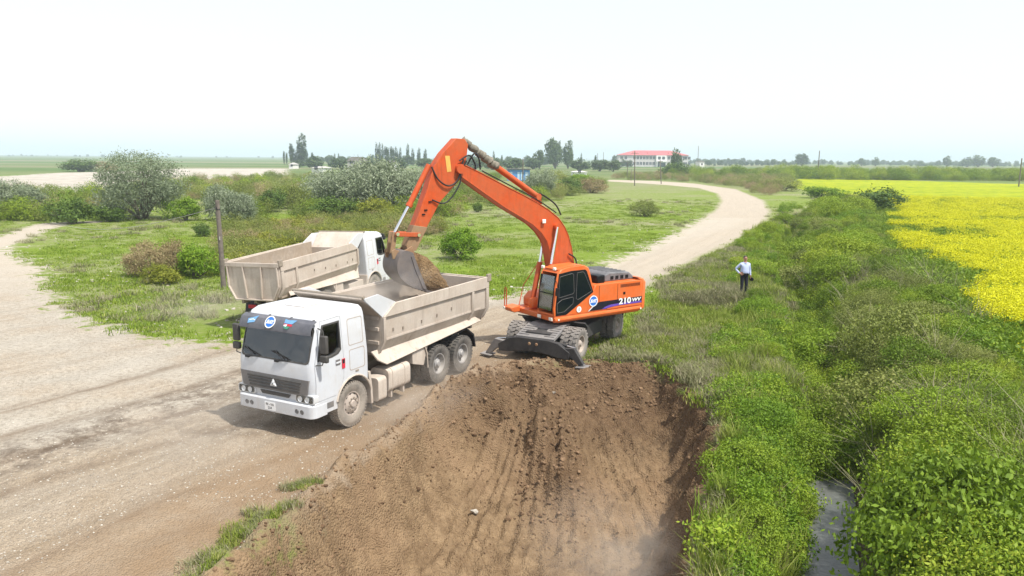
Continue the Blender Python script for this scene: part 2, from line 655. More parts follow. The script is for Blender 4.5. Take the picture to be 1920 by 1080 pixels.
    z += rim * (0.12 + 0.15 * fbm(x / 0.7, y / 0.7, 41, 3)) + 0.24 * np.exp(-((sp + 0.05) / 0.33) ** 2) * sstep(8, 12, y) * sstep(0.35, 0.0, u) * (1 + 0.8 * fbm(x / 0.5, y / 0.5, 44, 3))
    return z


def axis(lo, f0, f1, hi, fine, g0, g1):
    a = list(np.arange(f0, f1, fine))
    x = f1
    while x < hi:
        a.append(x)
        x += fine + g1 * (x - f1)
    a.append(hi)
    x = f0
    b = []
    while x > lo:
        x -= fine + g0 * (f0 - x)
        b.append(max(x, lo))
    return np.array(b[::-1] + a)


GX = axis(-4500, -6.5, 6.5, 4500, 0.07, 0.030, 0.030)
GY = axis(2.0, 10.5, 25.5, 9000, 0.08, 0.05, 0.016)
gx, gy = np.meshgrid(GX, GY)
gf = ground_fields(gx, gy)
gz = height(gx, gy, gf)

# procedural ground material, shared by every sheet of terrain
M_ground = new_mat('ground_soil_grass_gravel')
t = NT(M_ground)
pos = t.n('ShaderNodeNewGeometry').outputs['Position']


def attr(n):
    return t.n('ShaderNodeAttribute', attribute_name=n).outputs['Fac']


nA = t.noise(pos, 0.35, 5, 0.6)
nB = t.noise(pos, 1.7, 5, 0.62)
nC = t.noise(pos, 8.0, 4, 0.65)
nD = t.noise(pos, 45.0, 2, 0.6)
nBig = t.noise(pos, 0.07, 4, 0.55)
vor = t.n('ShaderNodeTexVoronoi', {'Vector': pos, 'Scale': 9.0}, feature='F1')
vor2 = t.n('ShaderNodeTexVoronoi', {'Vector': pos, 'Scale': 22.0}, feature='F1')
# grass
g1 = t.mix(t.ramp(nB, 0.35, 0.65), (0.135, 0.215, 0.016), (0.180, 0.258, 0.024))
g1 = t.mix(t.ramp(nC, 0.45, 0.75, 0, 0.45), g1, (0.25, 0.26, 0.09))
dry = t.mix(t.ramp(nC, 0.3, 0.7), (0.24, 0.205, 0.135), (0.36, 0.33, 0.26))
g1 = t.mix(t.math('MULTIPLY', attr('dry'), t.ramp(nB, 0.34, 0.66, 0, 0.75)), g1, dry)
g1 = t.mix(t.ramp(t.math('ADD', nBig, t.math('MULTIPLY', nB, 0.25)), 0.60, 0.78, 0, 0.5), g1, dry)
bare = t.ramp(t.math('ADD', nC, t.math('MULTIPLY', nA, 0.5)), 0.86, 0.98, 0, 0.75)
g1 = t.mix(bare, g1, (0.50, 0.45, 0.36))
g1 = t.mix(t.math('MULTIPLY', attr('bankdirt'), t.ramp(t.math('ADD', nB, t.math('MULTIPLY', nC, 0.4)), 0.48, 0.75, 0.1, 0.95)), g1, (0.20, 0.15, 0.095))
# far plain: strips of crops, getting bluish only through the haze in front of it
sep = t.n('ShaderNodeSeparateXYZ', {0: pos})
strip = t.n('ShaderNodeCombineXYZ', {0: t.math('MULTIPLY', sep.outputs[0], 0.0006), 1: t.math('MULTIPLY', sep.outputs[1], 0.006), 2: 0.0})
nS = t.noise(strip.outputs[0], 1.4, 3, 0.5)
farc = t.mix(t.ramp(nS, 0.42, 0.56), (0.085, 0.145, 0.035), (0.17, 0.19, 0.085))
farc = t.mix(t.ramp(nS, 0.56, 0.64), farc, (0.20, 0.175, 0.115))
g1 = t.mix(t.ramp(sep.outputs[1], 150, 330), g1, farc)
# road gravel with tracks drawn along it
trk = t.n('ShaderNodeCombineXYZ', {0: t.math('MULTIPLY', attr('ru'), 2.6), 1: t.math('MULTIPLY', attr('rv'), 0.10), 2: 0.0})
nT = t.noise(trk.outputs[0], 1.0, 4, 0.6, 0.4)
trk2 = t.n('ShaderNodeCombineXYZ', {0: t.math('MULTIPLY', attr('ru'), 9.0), 1: t.math('MULTIPLY', attr('rv'), 0.35), 2: 0.0})
nT2 = t.noise(trk2.outputs[0], 1.0, 3, 0.6, 0.3)
rd = t.mix(t.ramp(nT, 0.35, 0.65), (0.30, 0.238, 0.168), (0.45, 0.375, 0.285))
rd = t.mix(t.ramp(nT2, 0.5, 0.75, 0, 0.5), rd, (0.27, 0.20, 0.135))
rd = t.mix(t.ramp(nA, 0.40, 0.66, 0, 0.8), rd, (0.38, 0.33, 0.268))
rd = t.mix(t.math('MULTIPLY', attr('yard'), t.ramp(t.math('ADD', nA, t.math('MULTIPLY', nC, 0.3)), 0.55, 0.78, 0, 0.85)), rd, (0.215, 0.20, 0.155))
rd = t.mix(t.math('MULTIPLY', attr('yard'), t.ramp(nB, 0.52, 0.72, 0, 0.7)), rd, (0.45, 0.41, 0.35))
rd = t.mix(t.ramp(vor2.outputs['Distance'], 0.10, 0.28, 0.45, 0.0), rd, (0.62, 0.58, 0.52))
rd = t.mix(t.ramp(nD, 0.50, 0.72, 0, 0.75), rd, (0.20, 0.17, 0.135))
rd = t.mix(t.math('MULTIPLY', attr('yard'), t.ramp(nA, 0.3, 0.7, 0.25, 0.8)), rd, (0.53, 0.485, 0.42))
rd = t.mix(t.ramp(t.math('ADD', nC, t.math('MULTIPLY', nD, 0.6)), 0.74, 1.05, 0, 0.6), rd, (0.17, 0.14, 0.105))
rd = t.mix(t.math('MULTIPLY', attr('ruts'), t.ramp(t.math('ADD', nT, t.math('MULTIPLY', nB, 0.5)), 0.55, 0.85, 0.0, 0.8)), rd, (0.18, 0.135, 0.095))
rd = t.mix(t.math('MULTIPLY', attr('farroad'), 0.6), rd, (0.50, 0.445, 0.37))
rd = t.mix(t.math('MULTIPLY', attr('wet'), t.ramp(t.math('ADD', nB, t.math('MULTIPLY', nC, 0.35)), 0.58, 0.80, 0, 0.9)), rd, (0.125, 0.095, 0.07))
rd = t.mix(t.math('MULTIPLY', attr('brown'), t.ramp(nB, 0.2, 0.6, 0.45, 0.95)), rd, (0.265, 0.185, 0.115))
# dug soil
so = t.mix(t.ramp(nB, 0.30, 0.66), (0.160, 0.106, 0.060), (0.285, 0.200, 0.118))
so = t.mix(t.ramp(nC, 0.45, 0.75, 0, 0.6), so, (0.095, 0.058, 0.033))
so = t.mix(t.ramp(vor2.outputs['Distance'], 0.06, 0.22, 0.4, 0.0), so, (0.28, 0.20, 0.13))
so = t.mix(t.ramp(nA, 0.48, 0.66, 0, 0.65), so, (0.29, 0.195, 0.118))
so = t.mix(t.math('MULTIPLY', attr('darksoil'), t.ramp(t.math('ADD', nB, t.math('MULTIPLY', nC, 0.5)), 0.45, 0.85, 0.15, 0.85)), so, (0.095, 0.058, 0.033))  # mask only sets a darker brown: far end, heap ridge, right wall
# river gravel
gr = t.mix(t.ramp(nA, 0.35, 0.65), (0.36, 0.32, 0.27), (0.52, 0.48, 0.42))
gr = t.mix(t.ramp(nBig, 0.5, 0.62, 0, 0.7), gr, (0.34, 0.32, 0.28))
# crop
fl = t.mix(t.ramp(t.math('ADD', nA, t.math('MULTIPLY', nB, 0.4)), 0.56, 0.80), (0.16, 0.26, 0.010), (0.42, 0.44, 0.006))
fstr = t.n('ShaderNodeCombineXYZ', {0: t.math('MULTIPLY', sep.outputs[0], 0.012), 1: t.math('MULTIPLY', sep.outputs[1], 0.055), 2: 0.0})
nF = t.noise(fstr.outputs[0], 1.6, 4, 0.55, 0.6)
fl = t.mix(t.ramp(nF, 0.47, 0.62, 0, 0.6), fl, (0.48, 0.50, 0.004))
fl = t.mix(t.ramp(nC, 0.35, 0.6, 0.4, 0), fl, (0.10, 0.16, 0.012))
fl = t.mix(t.ramp(nB, 0.52, 0.68, 0.0, 0.5), fl, (0.20, 0.29, 0.010))


def edge(a, w, jag, k=nB):
    return t.ramp(t.math('ADD', attr(a), t.math('MULTIPLY', t.math('SUBTRACT', k, 0.5), jag)), -w, w)


col = g1
col = t.mix(edge('sd_gravel', 1.5, 14.0, nA), col, gr)
col = t.mix(edge('sd_field', 0.3, 3.0), col, fl)
col = t.mix(edge('sd_track', 0.35, 2.4), col, rd)
jagw = t.math('ADD', 1.8, t.math('MULTIPLY', attr('yard'), 9.0))
je = t.math('ADD', attr('sd_road'), t.math('MULTIPLY', t.math('SUBTRACT', t.math('ADD', t.math('MULTIPLY', nB, 0.65), t.math('MULTIPLY', nA, 0.35)), 0.5), jagw))
col = t.mix(t.ramp(je, -0.45, 0.45), col, rd)
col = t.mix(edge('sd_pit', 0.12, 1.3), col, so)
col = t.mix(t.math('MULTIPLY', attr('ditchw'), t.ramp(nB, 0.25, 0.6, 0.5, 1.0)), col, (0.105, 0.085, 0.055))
hgt = t.math('ADD', t.math('MULTIPLY', nC, 0.6), t.math('MULTIPLY', nD, 0.35))
hgt = t.math('SUBTRACT', hgt, t.math('MULTIPLY', vor2.outputs['Distance'], 0.5))
bmp = t.n('ShaderNodeBump', {'Height': hgt, 'Strength': 0.9, 'Distance': 0.08})
t.out(t.n('ShaderNodeBsdfPrincipled', {'Base Color': col, 'Roughness': 0.95, 'Specular IOR Level': 0.1, 'Normal': bmp.outputs[0]}))

# attributes
dm, rv = d_line(gx, gy, ROAD_MID)
cs, sn = math.cos(TRUCK1[2]), math.sin(TRUCK1[2])
lat = -(gx - TRUCK1[0]) * sn + (gy - TRUCK1[1]) * cs
ru = np.where(gy < 42, lat, dm)
dryf = np.clip(0.25 + 0.9 * vnoise(gx / 9, gy / 9, 51) + 0.5 * np.exp(-((gf['ditch'] - 5.0) / 2.2) ** 2) * (gy < 120), 0, 1)
dryf = np.maximum(dryf, np.exp(-(((gx - 9.6) / 2.0) ** 2 + ((gy - 35.3) / 1.1) ** 2)))
dryf = np.where((gy > 95) & (gy < 330), np.maximum(dryf, 0.55 + 0.5 * vnoise(gx / 20, gy / 20, 52)), dryf)
wet = np.exp(-((lat + 4.0) / 1.1) ** 2) * (gy < 26) + 0.8 * np.exp(-(((gx + 6.8) / 1.8) ** 2 + ((gy - 18.6) / 0.8) ** 2))
brown = np.exp(-((lat - 2.4) / 2.3) ** 2) * (gy < 30) * (0.35 + 0.65 * sstep(-9.5, -5.5, gx))
ATT = {'sd_road': gf['road'], 'sd_pit': np.clip(gf['pit'], -50, 50), 'sd_field': gf['field'], 'sd_gravel': gf['gravel'], 'sd_track': gf['track'],
       'ru': ru, 'rv': rv, 'dry': dryf, 'wet': np.clip(wet, 0, 1), 'brown': np.clip(brown, 0, 1),
       'ruts': sum(np.exp(-((lat + 0.9 * vnoise(gx / 7, gy / 7, 47) - c_) / 0.25) ** 2) for c_ in (-2.2, -4.1, -5.6, -7.4, 1.1, 2.9, 3.6)) * (gy < 32),
       'darksoil': np.clip(np.maximum(sstep(19.5, 22.0, gy), np.maximum(np.exp(-(d_line(gx, gy, [(0.8, 22.4), (1.35, 18.6)])[0] / 0.9) ** 2), np.exp(-((gf['pit'] - 0.3) / 0.7) ** 2) * (gx > np.interp(gy, [11.5, 23], [0.5, 3.2])))), 0, 1),
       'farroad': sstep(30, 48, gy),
       'bankdirt': np.where(gx > -0.5, sstep(-7.0, -2.0, gf['pit']), 0.9 * sstep(-3.0, -0.8, gf['pit'])) * (gy < 60),
       'yard': sstep(2.2, 4.5, lat * -1.0) * (gy < 90),
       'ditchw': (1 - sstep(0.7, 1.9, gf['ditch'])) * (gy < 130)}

ny, nx = gx.shape
P3 = np.stack([gx, gy, gz], -1).reshape(-1, 3)
idx = np.arange(ny * nx).reshape(ny, nx)
quads = np.stack([idx[:-1, :-1], idx[:-1, 1:], idx[1:, 1:], idx[1:, :-1]], -1).reshape(-1, 4)


def fc(a):
    return ((a[:-1, :-1] + a[:-1, 1:] + a[1:, 1:] + a[1:, :-1]) / 4).reshape(-1)


cls = np.zeros(len(quads), int)
cls[fc(gf['gravel']) > 0] = 4
cls[fc(gf['field']) > 0] = 3
cls[fc(gf['road']) > 0] = 1
cls[fc(gf['pit']) > -0.15] = 2


def np_mesh(name, V, Q, mat, attrs=None, smooth=True):
    me = bpy.data.meshes.new(name)
    me.vertices.add(len(V))
    me.vertices.foreach_set('co', np.asarray(V, np.float32).ravel())
    k = Q.shape[1]
    me.loops.add(Q.size)
    me.loops.foreach_set('vertex_index', Q.ravel().astype(np.int32))
    me.polygons.add(len(Q))
    me.polygons.foreach_set('loop_start', np.arange(0, Q.size, k, dtype=np.int32))
    me.polygons.foreach_set('loop_total', np.full(len(Q), k, np.int32))
    if smooth:
        me.polygons.foreach_set('use_smooth', np.ones(len(Q), bool))
    if mat is not None:
        me.materials.append(mat)
    me.update(calc_edges=True)
    for n_, a in (attrs or {}).items():
        at_ = me.attributes.new(n_, 'FLOAT', 'POINT')
        at_.data.foreach_set('value', np.asarray(a, np.float32).ravel())
    return me


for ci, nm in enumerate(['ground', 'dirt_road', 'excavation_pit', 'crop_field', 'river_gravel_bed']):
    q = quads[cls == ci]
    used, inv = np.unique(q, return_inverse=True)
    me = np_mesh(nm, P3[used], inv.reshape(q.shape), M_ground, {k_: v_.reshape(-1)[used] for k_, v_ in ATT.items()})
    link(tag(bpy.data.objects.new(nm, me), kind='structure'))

# ------------------------------------------------------------------ stream in the ditch
M_water = new_mat('muddy_water')
t = NT(M_water)
pos = t.n('ShaderNodeNewGeometry').outputs['Position']
wv = t.n('ShaderNodeBump', {'Height': t.noise(pos, 5.0, 3, 0.6, 1.0), 'Strength': 0.35, 'Distance': 0.05})
wcol = t.mix(t.ramp(t.noise(pos, 1.6, 4), 0.35, 0.7), (0.095, 0.105, 0.10), (0.15, 0.155, 0.145))
t.out(t.n('ShaderNodeBsdfPrincipled', {'Base Color': wcol, 'Roughness': 0.28, 'Specular IOR Level': 0.4, 'Normal': wv.outputs[0]}))
cl = []
for i in range(len(DITCH) - 1):
    for k_ in range(3):
        f_ = k_ / 3
        cl.append((DITCH[i][0] * (1 - f_) + DITCH[i + 1][0] * f_, DITCH[i][1] * (1 - f_) + DITCH[i + 1][1] * f_))
cl = [p for p in cl if 7 < p[1] < 60]
V, Q = [], []
for i, p in enumerate(cl):
    a, b = cl[max(0, i - 1)], cl[min(len(cl) - 1, i + 1)]
    dx, dy = b[0] - a[0], b[1] - a[1]
    L = math.hypot(dx, dy)
    nx_, ny_ = dy / L, -dx / L
    w_ = 0.62
    wz = -1.50 + 0.004 * (p[1] - 14)
    for u_ in (-1, -0.33, 0.33, 1):
        V.append((p[0] + nx_ * w_ * u_, p[1] + ny_ * w_ * u_, wz))
    if i:
        for u_ in range(3):
            Q.append(((i - 1) * 4 + u_, (i - 1) * 4 + u_ + 1, i * 4 + u_ + 1, i * 4 + u_))
me = np_mesh('stream', np.array(V), np.array(Q), M_water)
link(tag(bpy.data.objects.new('stream', me), kind='structure'))
# ------------------------------------------------------------------ materials of the machines
DUST = (0.46, 0.385, 0.30)
M_cabwhite = solid('white_cab_paint', (0.565, 0.60, 0.655), 0.32, var=0.04, dust=0.26, dust_col=(0.47, 0.425, 0.365), dscale=1.3, streak=0.35, streak_col=(0.38, 0.32, 0.25))
M_cream = solid('dusty_cream_paint', (0.56, 0.505, 0.445), 0.62, var=0.12, dust=0.6, dust_col=(0.40, 0.33, 0.27), dscale=1.5, bump=0.08, streak=0.8, streak_col=(0.24, 0.19, 0.15))
M_boxin = solid('worn_steel_box_inside', (0.36, 0.31, 0.26), 0.7, var=0.25, dust=0.6, dust_col=(0.30, 0.235, 0.17), dscale=1.3)
M_chassis = solid('dusty_chassis', (0.20, 0.175, 0.15), 0.8, var=0.25, dust=0.6, dust_col=(0.33, 0.28, 0.22))
M_black = solid('black_plastic', (0.028, 0.03, 0.033), 0.5, var=0.2, dust=0.25, dust_col=(0.20, 0.18, 0.155))
M_grey = solid('grey_grille', (0.11, 0.12, 0.135), 0.5, var=0.1, dust=0.2)
M_tyre = solid('tyre_rubber', (0.045, 0.045, 0.046), 0.85, var=0.25, dust=0.5, dust_col=(0.24, 0.215, 0.185), dscale=3.5, bump=0.2)
M_tyre_dusty = solid('tyre_rubber_dusty', (0.17, 0.155, 0.14), 0.9, var=0.2, dust=0.7, dust_col=(0.33, 0.29, 0.245), dscale=3.0, bump=0.2)
M_rim = solid('wheel_steel', (0.33, 0.335, 0.35), 0.55, metal=0.3, var=0.15, dust=0.45, dust_col=(0.40, 0.36, 0.31))
M_rimd = solid('wheel_steel_dusty', (0.36, 0.31, 0.28), 0.8, var=0.15, dust=0.5, dust_col=(0.44, 0.38, 0.32))
M_windscreen = glass('windscreen_glass', (0.86, 0.90, 0.90), 0.16, 0.03, dirt=0.08)
M_sideglass = glass('tinted_side_glass', (0.62, 0.66, 0.68), 0.25, 0.03)
M_lens = glass('lamp_lens', (0.85, 0.88, 0.9), 0.5, 0.12)
M_chrome = solid('lamp_reflector', (0.66, 0.68, 0.70), 0.25, metal=0.15, var=0.05)
M_interior = solid('cab_trim_grey', (0.19, 0.195, 0.20), 0.8, var=0.2, dust=0.4, dust_col=(0.22, 0.20, 0.17))
M_blue = solid('logo_blue', (0.030, 0.17, 0.62), 0.45, var=0.04)
M_lblue = solid('sticker_light_blue', (0.16, 0.36, 0.62), 0.5, var=0.1)
M_red = solid('sticker_red', (0.60, 0.035, 0.06), 0.5, var=0.1)
M_green = solid('sticker_green', (0.06, 0.26, 0.17), 0.5, var=0.1)
M_white = solid('sign_white', (0.82, 0.83, 0.84), 0.45, var=0.03)
M_ink = solid('black_print', (0.015, 0.015, 0.018), 0.5, var=0.1)
M_visor = solid('sun_visor_smoked', (0.075, 0.08, 0.10), 0.28, var=0.12, dust=0.25, dust_col=(0.30, 0.29, 0.30), dscale=1.5)
M_soil = new_mat('loose_brown_soil')
t = NT(M_soil)
pos = t.n('ShaderNodeTexCoord').outputs['Object']
c_ = t.mix(t.ramp(t.noise(pos, 3, 5, 0.65), 0.3, 0.68), (0.15, 0.092, 0.048), (0.31, 0.205, 0.105))
c_ = t.mix(t.ramp(t.noise(pos, 22, 3, 0.6), 0.5, 0.75, 0, 0.6), c_, (0.38, 0.28, 0.165))
t.out(t.n('ShaderNodeBsdfPrincipled', {'Base Color': c_, 'Roughness': 0.95, 'Specular IOR Level': 0.1,
      'Normal': t.n('ShaderNodeBump', {'Height': t.noise(pos, 16, 4, 0.65), 'Strength': 1.0, 'Distance': 0.12}).outputs[0]}))


def rrect(x0, x1, y0, y1, r, n=5):
    """rounded rectangle outline"""
    pts = []
    for cx, cy, a0 in ((x1 - r, y1 - r, 0), (x0 + r, y1 - r, 90), (x0 + r, y0 + r, 180), (x1 - r, y0 + r, 270)):
        for k in range(n + 1):
            a = R(a0 + 90 * k / n)
            pts.append((cx + r * math.cos(a), cy + r * math.sin(a)))
    return pts


def cab_ring(z, xf, xb, hw, rf, rb, ins=0.0, n=5):
    """horizontal section of a cab: rounded front corners rf, rear corners rb, nose slightly bowed"""
    xf, xb, hw = xf - ins, xb + ins, hw - ins
    pts = []
    for cx, cy, a0, r in ((xf - rf, hw - rf, 0, rf), (xb + rb, hw - rb, 90, rb), (xb + rb, -hw + rb, 180, rb), (xf - rf, -hw + rf, 270, rf)):
        for k in range(n + 1):
            a = R(a0 + 90 * k / n)
            pts.append((cx + r * math.cos(a), cy + r * math.sin(a), z))
    return pts


def wheel(name, parent, c, r, w, side, tyre_mat, rim_mat, dual=False, front=False, lugs=34, block=True, gap=0.33):
    """road wheel at c (centre of the outer tyre); side +1 when the outer face looks to +y"""
    o = bpy.data.objects.new(name, None)
    o.empty_display_size = 0.2
    link(o, parent)
    o.location = c
    o.rotation_euler = (0, rng.uniform(0, 1), 0)
    rr = r * 0.535

    def tyre_shape(off):
        m = MB()
        h = w / 2
        prof = [(rr, -h * .72), (rr + .03, -h * .86), (r * .80, -h), (r * .93, -h * .96), (r * .985, -h * .80), (r * .985, h * .80), (r * .93, h * .96), (r * .80, h), (rr + .03, h * .86), (rr, h * .72)]
        m.lathe([(a, b + off) for a, b in prof], seg=48)
        for k in range(lugs):
            for sgn in (-1, 1):
                a = 2 * math.pi * (k + (0.5 if sgn > 0 else 0)) / lugs
                rm = Matrix.Rotation(-a, 3, 'Y') @ Matrix.Rotation(R(18 * sgn if not block else 0), 3, 'X')
                p = Matrix.Rotation(-a, 3, 'Y') @ Vector((r * 0.982, sgn * h * 0.56, 0))
                m.box((p.x, p.y + off, p.z), (0.045 if block else 0.055, h * 0.80, 2 * math.pi * r / lugs * 0.62), rm)
        return m

    tyre_shape(0).build('tyre', tyre_mat, o)
    if dual:
        tyre_shape(-side * gap).build('tyre', tyre_mat, o)
    m = MB()
    h = w / 2 * side
    if front:
        prof = [(rr + .012, h * .80), (rr - .02, h * .78), (rr - .035, h * .55), (rr * .82, h * .62), (rr * .60, h * .98), (rr * .42, h * 1.02), (rr * .40, h * .9), (0.001, h * .9)]
    else:
        prof = [(rr + .012, h * .80), (rr - .015, h * .78), (rr - .03, h * .30), (rr * .80, -h * .10), (rr * .62, -h * .16), (rr * .50, -h * .1), (rr * .46, h * .42), (rr * .36, h * .55), (0.001, h * .58)]
    m.lathe(prof, seg=40)
    rim = m.build('rim', rim_mat, o)
    m = MB()
    nb = 10
    rb = rr * (.52 if front else .70)
    yb = h * (1.0 if front else -.12)
    for k in range(nb):
        a = 2 * math.pi * k / nb
        m.cyl((rb * math.cos(a), yb - .01 * side, rb * math.sin(a)), (rb * math.cos(a), yb + .035 * side, rb * math.sin(a)), .017, seg=6)
    tag(m.build('wheel_nut', M_chassis, o), kind='stuff')
    if front:
        m = MB()
        for k in range(10):
            a = 2 * math.pi * (k + .5) / 10
            q = (rr * .80 * math.cos(a), h * .60, rr * .80 * math.sin(a))
            m.cyl((q[0], q[1] - .004 * side, q[2]), (q[0], q[1] + .014 * side, q[2]), .026, seg=10)
        tag(m.build('vent_hole', M_ink, o), kind='stuff')
    m = MB()
    yh = h * (.9 if front else .5)
    m.lathe([(0.001, yh + .05 * side), (rr * .26, yh + .05 * side), (rr * .33, yh + .02 * side), (rr * .33, yh - .06 * side)], seg=20)
    m.build('hub_cap', rim_mat, o)
    return o


def round_logo(parent, M, r):
    """blue disc with a pale ring and slanted white letters"""
    m = MB()
    m.lathe([(0.001, 0.0), (r, 0.0), (r, 0.006), (0.001, 0.006)], axis='z', seg=36)
    m.xf(M)
    d = m.build('logo_disc', M_blue, parent)
    m = MB()
    m.lathe([(r * .86, 0.0), (r * 1.02, 0.0), (r * 1.02, 0.010), (r * .86, 0.010)], axis='z', seg=36, closed=True)
    m.xf(M)
    m.build('logo_ring', M_white, parent)
    text_obj('logo_lettering', 'JLAY', r * 0.62, M_white, M @ Matrix.Translation((0, r * .06, .010)), parent, 0.002, shear=0.25, bold=0.008 * r / .2, sx=1.05)
    m = MB()
    m.box((0, -r * .24, .010), (r * 1.3, r * .07, .004))
    m.xf(M)
    m.build('logo_underline', M_white, parent)
    return d


# ------------------------------------------------------------------ three-axle dump truck, origin under the front axle, x forward, y to its left
def make_truck():
    root = bpy.data.objects.new('dump_truck', None)
    link(root)
    # --- cab shell: outer hull minus inner hull minus openings
    prof = [(0.62, 1.36, -0.60), (0.85, 1.41, -0.62), (1.30, 1.455, -0.63), (1.72, 1.45, -0.63), (2.20, 1.335, -0.61), (2.72, 1.185, -0.58), (2.84, 1.10, -0.56), (2.92, 0.96, -0.52), (2.955, 0.70, -0.42)]
    hws = [1.235, 1.24, 1.24, 1.235, 1.205, 1.165, 1.135, 1.075, 0.93]
    outer = MB().loft([cab_ring(z, xf, xb, hw, .20, .07) for (z, xf, xb), hw in zip(prof, hws)])
    inner = MB().loft([cab_ring(z, xf - .07, xb + .06, hw - .07, .15, .05) for (z, xf, xb), hw in zip([(1.02, 1.43, -.6)] + [(p[0] if p[0] < 2.9 else p[0] - .06, p[1], p[2]) for p in prof[2:]], hws[1:])])
    ws = MB().prism(rrect(-1.08, 1.08, 1.80, 2.62, .10), 0.9, 1.7, 'yz')
    rw = MB().prism(rrect(-.72, .72, 1.95, 2.50, .10), -0.9, -0.3, 'yz')
    arch = MB().cyl((-.03, -1.6, .50), (-.03, 1.6, .50), .70, seg=40)
    door_out = [(1.33, .86), (1.33, 1.30), (1.345, 1.72), (1.19, 2.30), (1.04, 2.76), (.36, 2.78), (.34, 1.55), (.36, 1.25), (.47, 1.02), (.62, .86)]
    dwin = [(1.235, 1.86), (1.10, 2.36), (1.00, 2.645), (.43, 2.655), (.43, 1.99), (.55, 1.90), (.78, 1.86)]

    def grow(poly, d):
        cx = sum(p[0] for p in poly) / len(poly)
        cy = sum(p[1] for p in poly) / len(poly)
        return [(p[0] + d * (1 if p[0] > cx else -1), p[1] + d * (1 if p[1] > cy else -1)) for p in poly]
    shell = boolean(outer, [inner, ws, rw, arch])
    dcut = [MB().prism(grow(door_out, .011), s * .95, s * 1.5) for s in (1, -1)]
    cab = boolean(shell.copy(), dcut)
    mesh_obj('cab_shell', cab, M_cabwhite, root, 30)
    for s in (1, -1):
        d = boolean(shell.copy(), [MB().prism(door_out, s * .95, s * 1.5)], 'INTERSECT')
        d = boolean(d, [MB().prism(dwin, s * .8, s * 1.6)])
        door = mesh_obj('door', d, M_cabwhite, root, 30)
        g = MB().prism([(p[0], p[1]) for p in grow(dwin, .01)], s * 1.145, s * 1.155)
        g.build('window', M_sideglass, door, smooth=0)
        fr = boolean(MB().prism(grow(dwin, .03), s * 1.10, s * 1.262), [MB().prism(grow(dwin, -.012), s * 1.0, s * 1.4)])
        fr2 = boolean(fr, [MB().loft([[(p[0], p[1], p[2]) for p in cab_ring(z, xf + .006, xb, hw + .006, .20, .07)] for (z, xf, xb), hw in zip(prof, hws)])], 'INTERSECT')
        mesh_obj('window_seal', fr2, M_black, door)
        MB().box((.55, s * 1.248, 1.66), (.17, .03, .045)).build('handle', M_cabwhite, door, .008)
        MB().bb((.48, s * 1.243, 1.60), (.64, s * 1.250, 1.74)).build('handle_recess', M_grey, door, .004)
        MB().bb((.30, s * 1.244, 1.47), (.415, s * 1.252, 1.72)).build('sticker', M_red, root, .002)
        MB().bb((.32, s * 1.2525, 1.60), (.40, s * 1.2545, 1.70)).build('sticker_print', M_ink, root)
        # stamped side panels behind the door and the small lamp
        for (x0, x1, z0, z1) in ((-.46, .12, 1.98, 2.66), (-.48, .12, 1.34, 1.88)):
            a = rrect(x0, x1, z0, z1, .06)
            o_ = boolean(MB().prism(a, s * 1.0, s * 1.30), [MB().prism(grow(a, -.018), s * .9, s * 1.4)])
            o_ = boolean(o_, [MB().loft([[(p[0], p[1], p[2]) for p in cab_ring(z, xf + .004, xb, hw + .004, .20, .07)] for (z, xf, xb), hw in zip(prof, hws)])], 'INTERSECT')
            mesh_obj('panel_seam', o_, M_rimd, root)
        MB().bb((-.22, s * 1.238, 1.27), (-.10, s * 1.256, 1.315)).build('side_marker', M_chassis, root, .005)
        # wheel arch lip, step skirt
        m = MB()
        pth = [(-.03 + .69 * math.cos(R(a)), s * 1.245, .50 + .69 * math.sin(R(a))) for a in range(165, 14, -10)]
        m.tube(pth, .028, 6)
        m.build('arch_lip', M_cream, root)
        m = MB()
        m.prism([(1.40, .50), (1.40, .83), (.62, .83), (.60, .50)], s * 1.06, s * 1.235)
        st = m.build('step_panel', M_cabwhite, root, .015)
        MB().bb((.75, s * 1.20, .60), (1.28, s * 1.242, .75)).build('step', M_grey, st, .008)
        # rear half of the wheel housing
        m = MB()
        m.prism([(-.62, 1.14), (-.70, 1.14), (-.78, .60), (-.80, .25), (-.72, .25), (-.70, .60)], s * .72, s * 1.235)
        m.build('mudguard', M_cream, root, .006)
        MB().bb((-.785, s * .74, .10), (-.765, s * 1.21, .27)).build('mudflap', M_black, root)
        # mirrors
        m = MB()
        m.tube([(1.15, s * 1.16, 2.62), (1.22, s * 1.38, 2.60), (1.24, s * 1.42, 2.45)], .014, 6)
        m.tube([(1.32, s * 1.22, 1.76), (1.30, s * 1.40, 1.78), (1.26, s * 1.42, 1.90)], .014, 6)
        build_each(m, 'mirror_arm', M_black, root)
        m = MB()
        m.box((1.245, s * 1.43, 2.27), (.10, .20, .44))
        m.build('mirror', M_black, root, .03)
        m = MB()
        m.box((1.25, s * 1.43, 1.93), (.11, .22, .18))
        m.build('mirror', M_black, root, .03)
        # headlight
        m = MB()
        m.prism(rrect(s * .66 if s > 0 else -1.235, 1.235 if s > 0 else -.66, .815, 1.03, .05), 1.28, 1.445, 'yz')
        hl = m.build('headlight', M_chrome, root, .01)
        m = MB()
        m.prism(rrect(s * .69 if s > 0 else -1.205, 1.205 if s > 0 else -.69, .84, 1.005, .04), 1.447, 1.455, 'yz')
        m.build('lens', M_lens, hl)
        m = MB()
        for yy in (.82, 1.04):
            m.lathe([(0.001, .0), (.055, .0), (.07, .012), (.07, .016)], c=(1.456, s * yy, .92), axis='x', seg=18)
        build_each(m, 'reflector', M_chrome, hl)
    # glass
    m = MB()
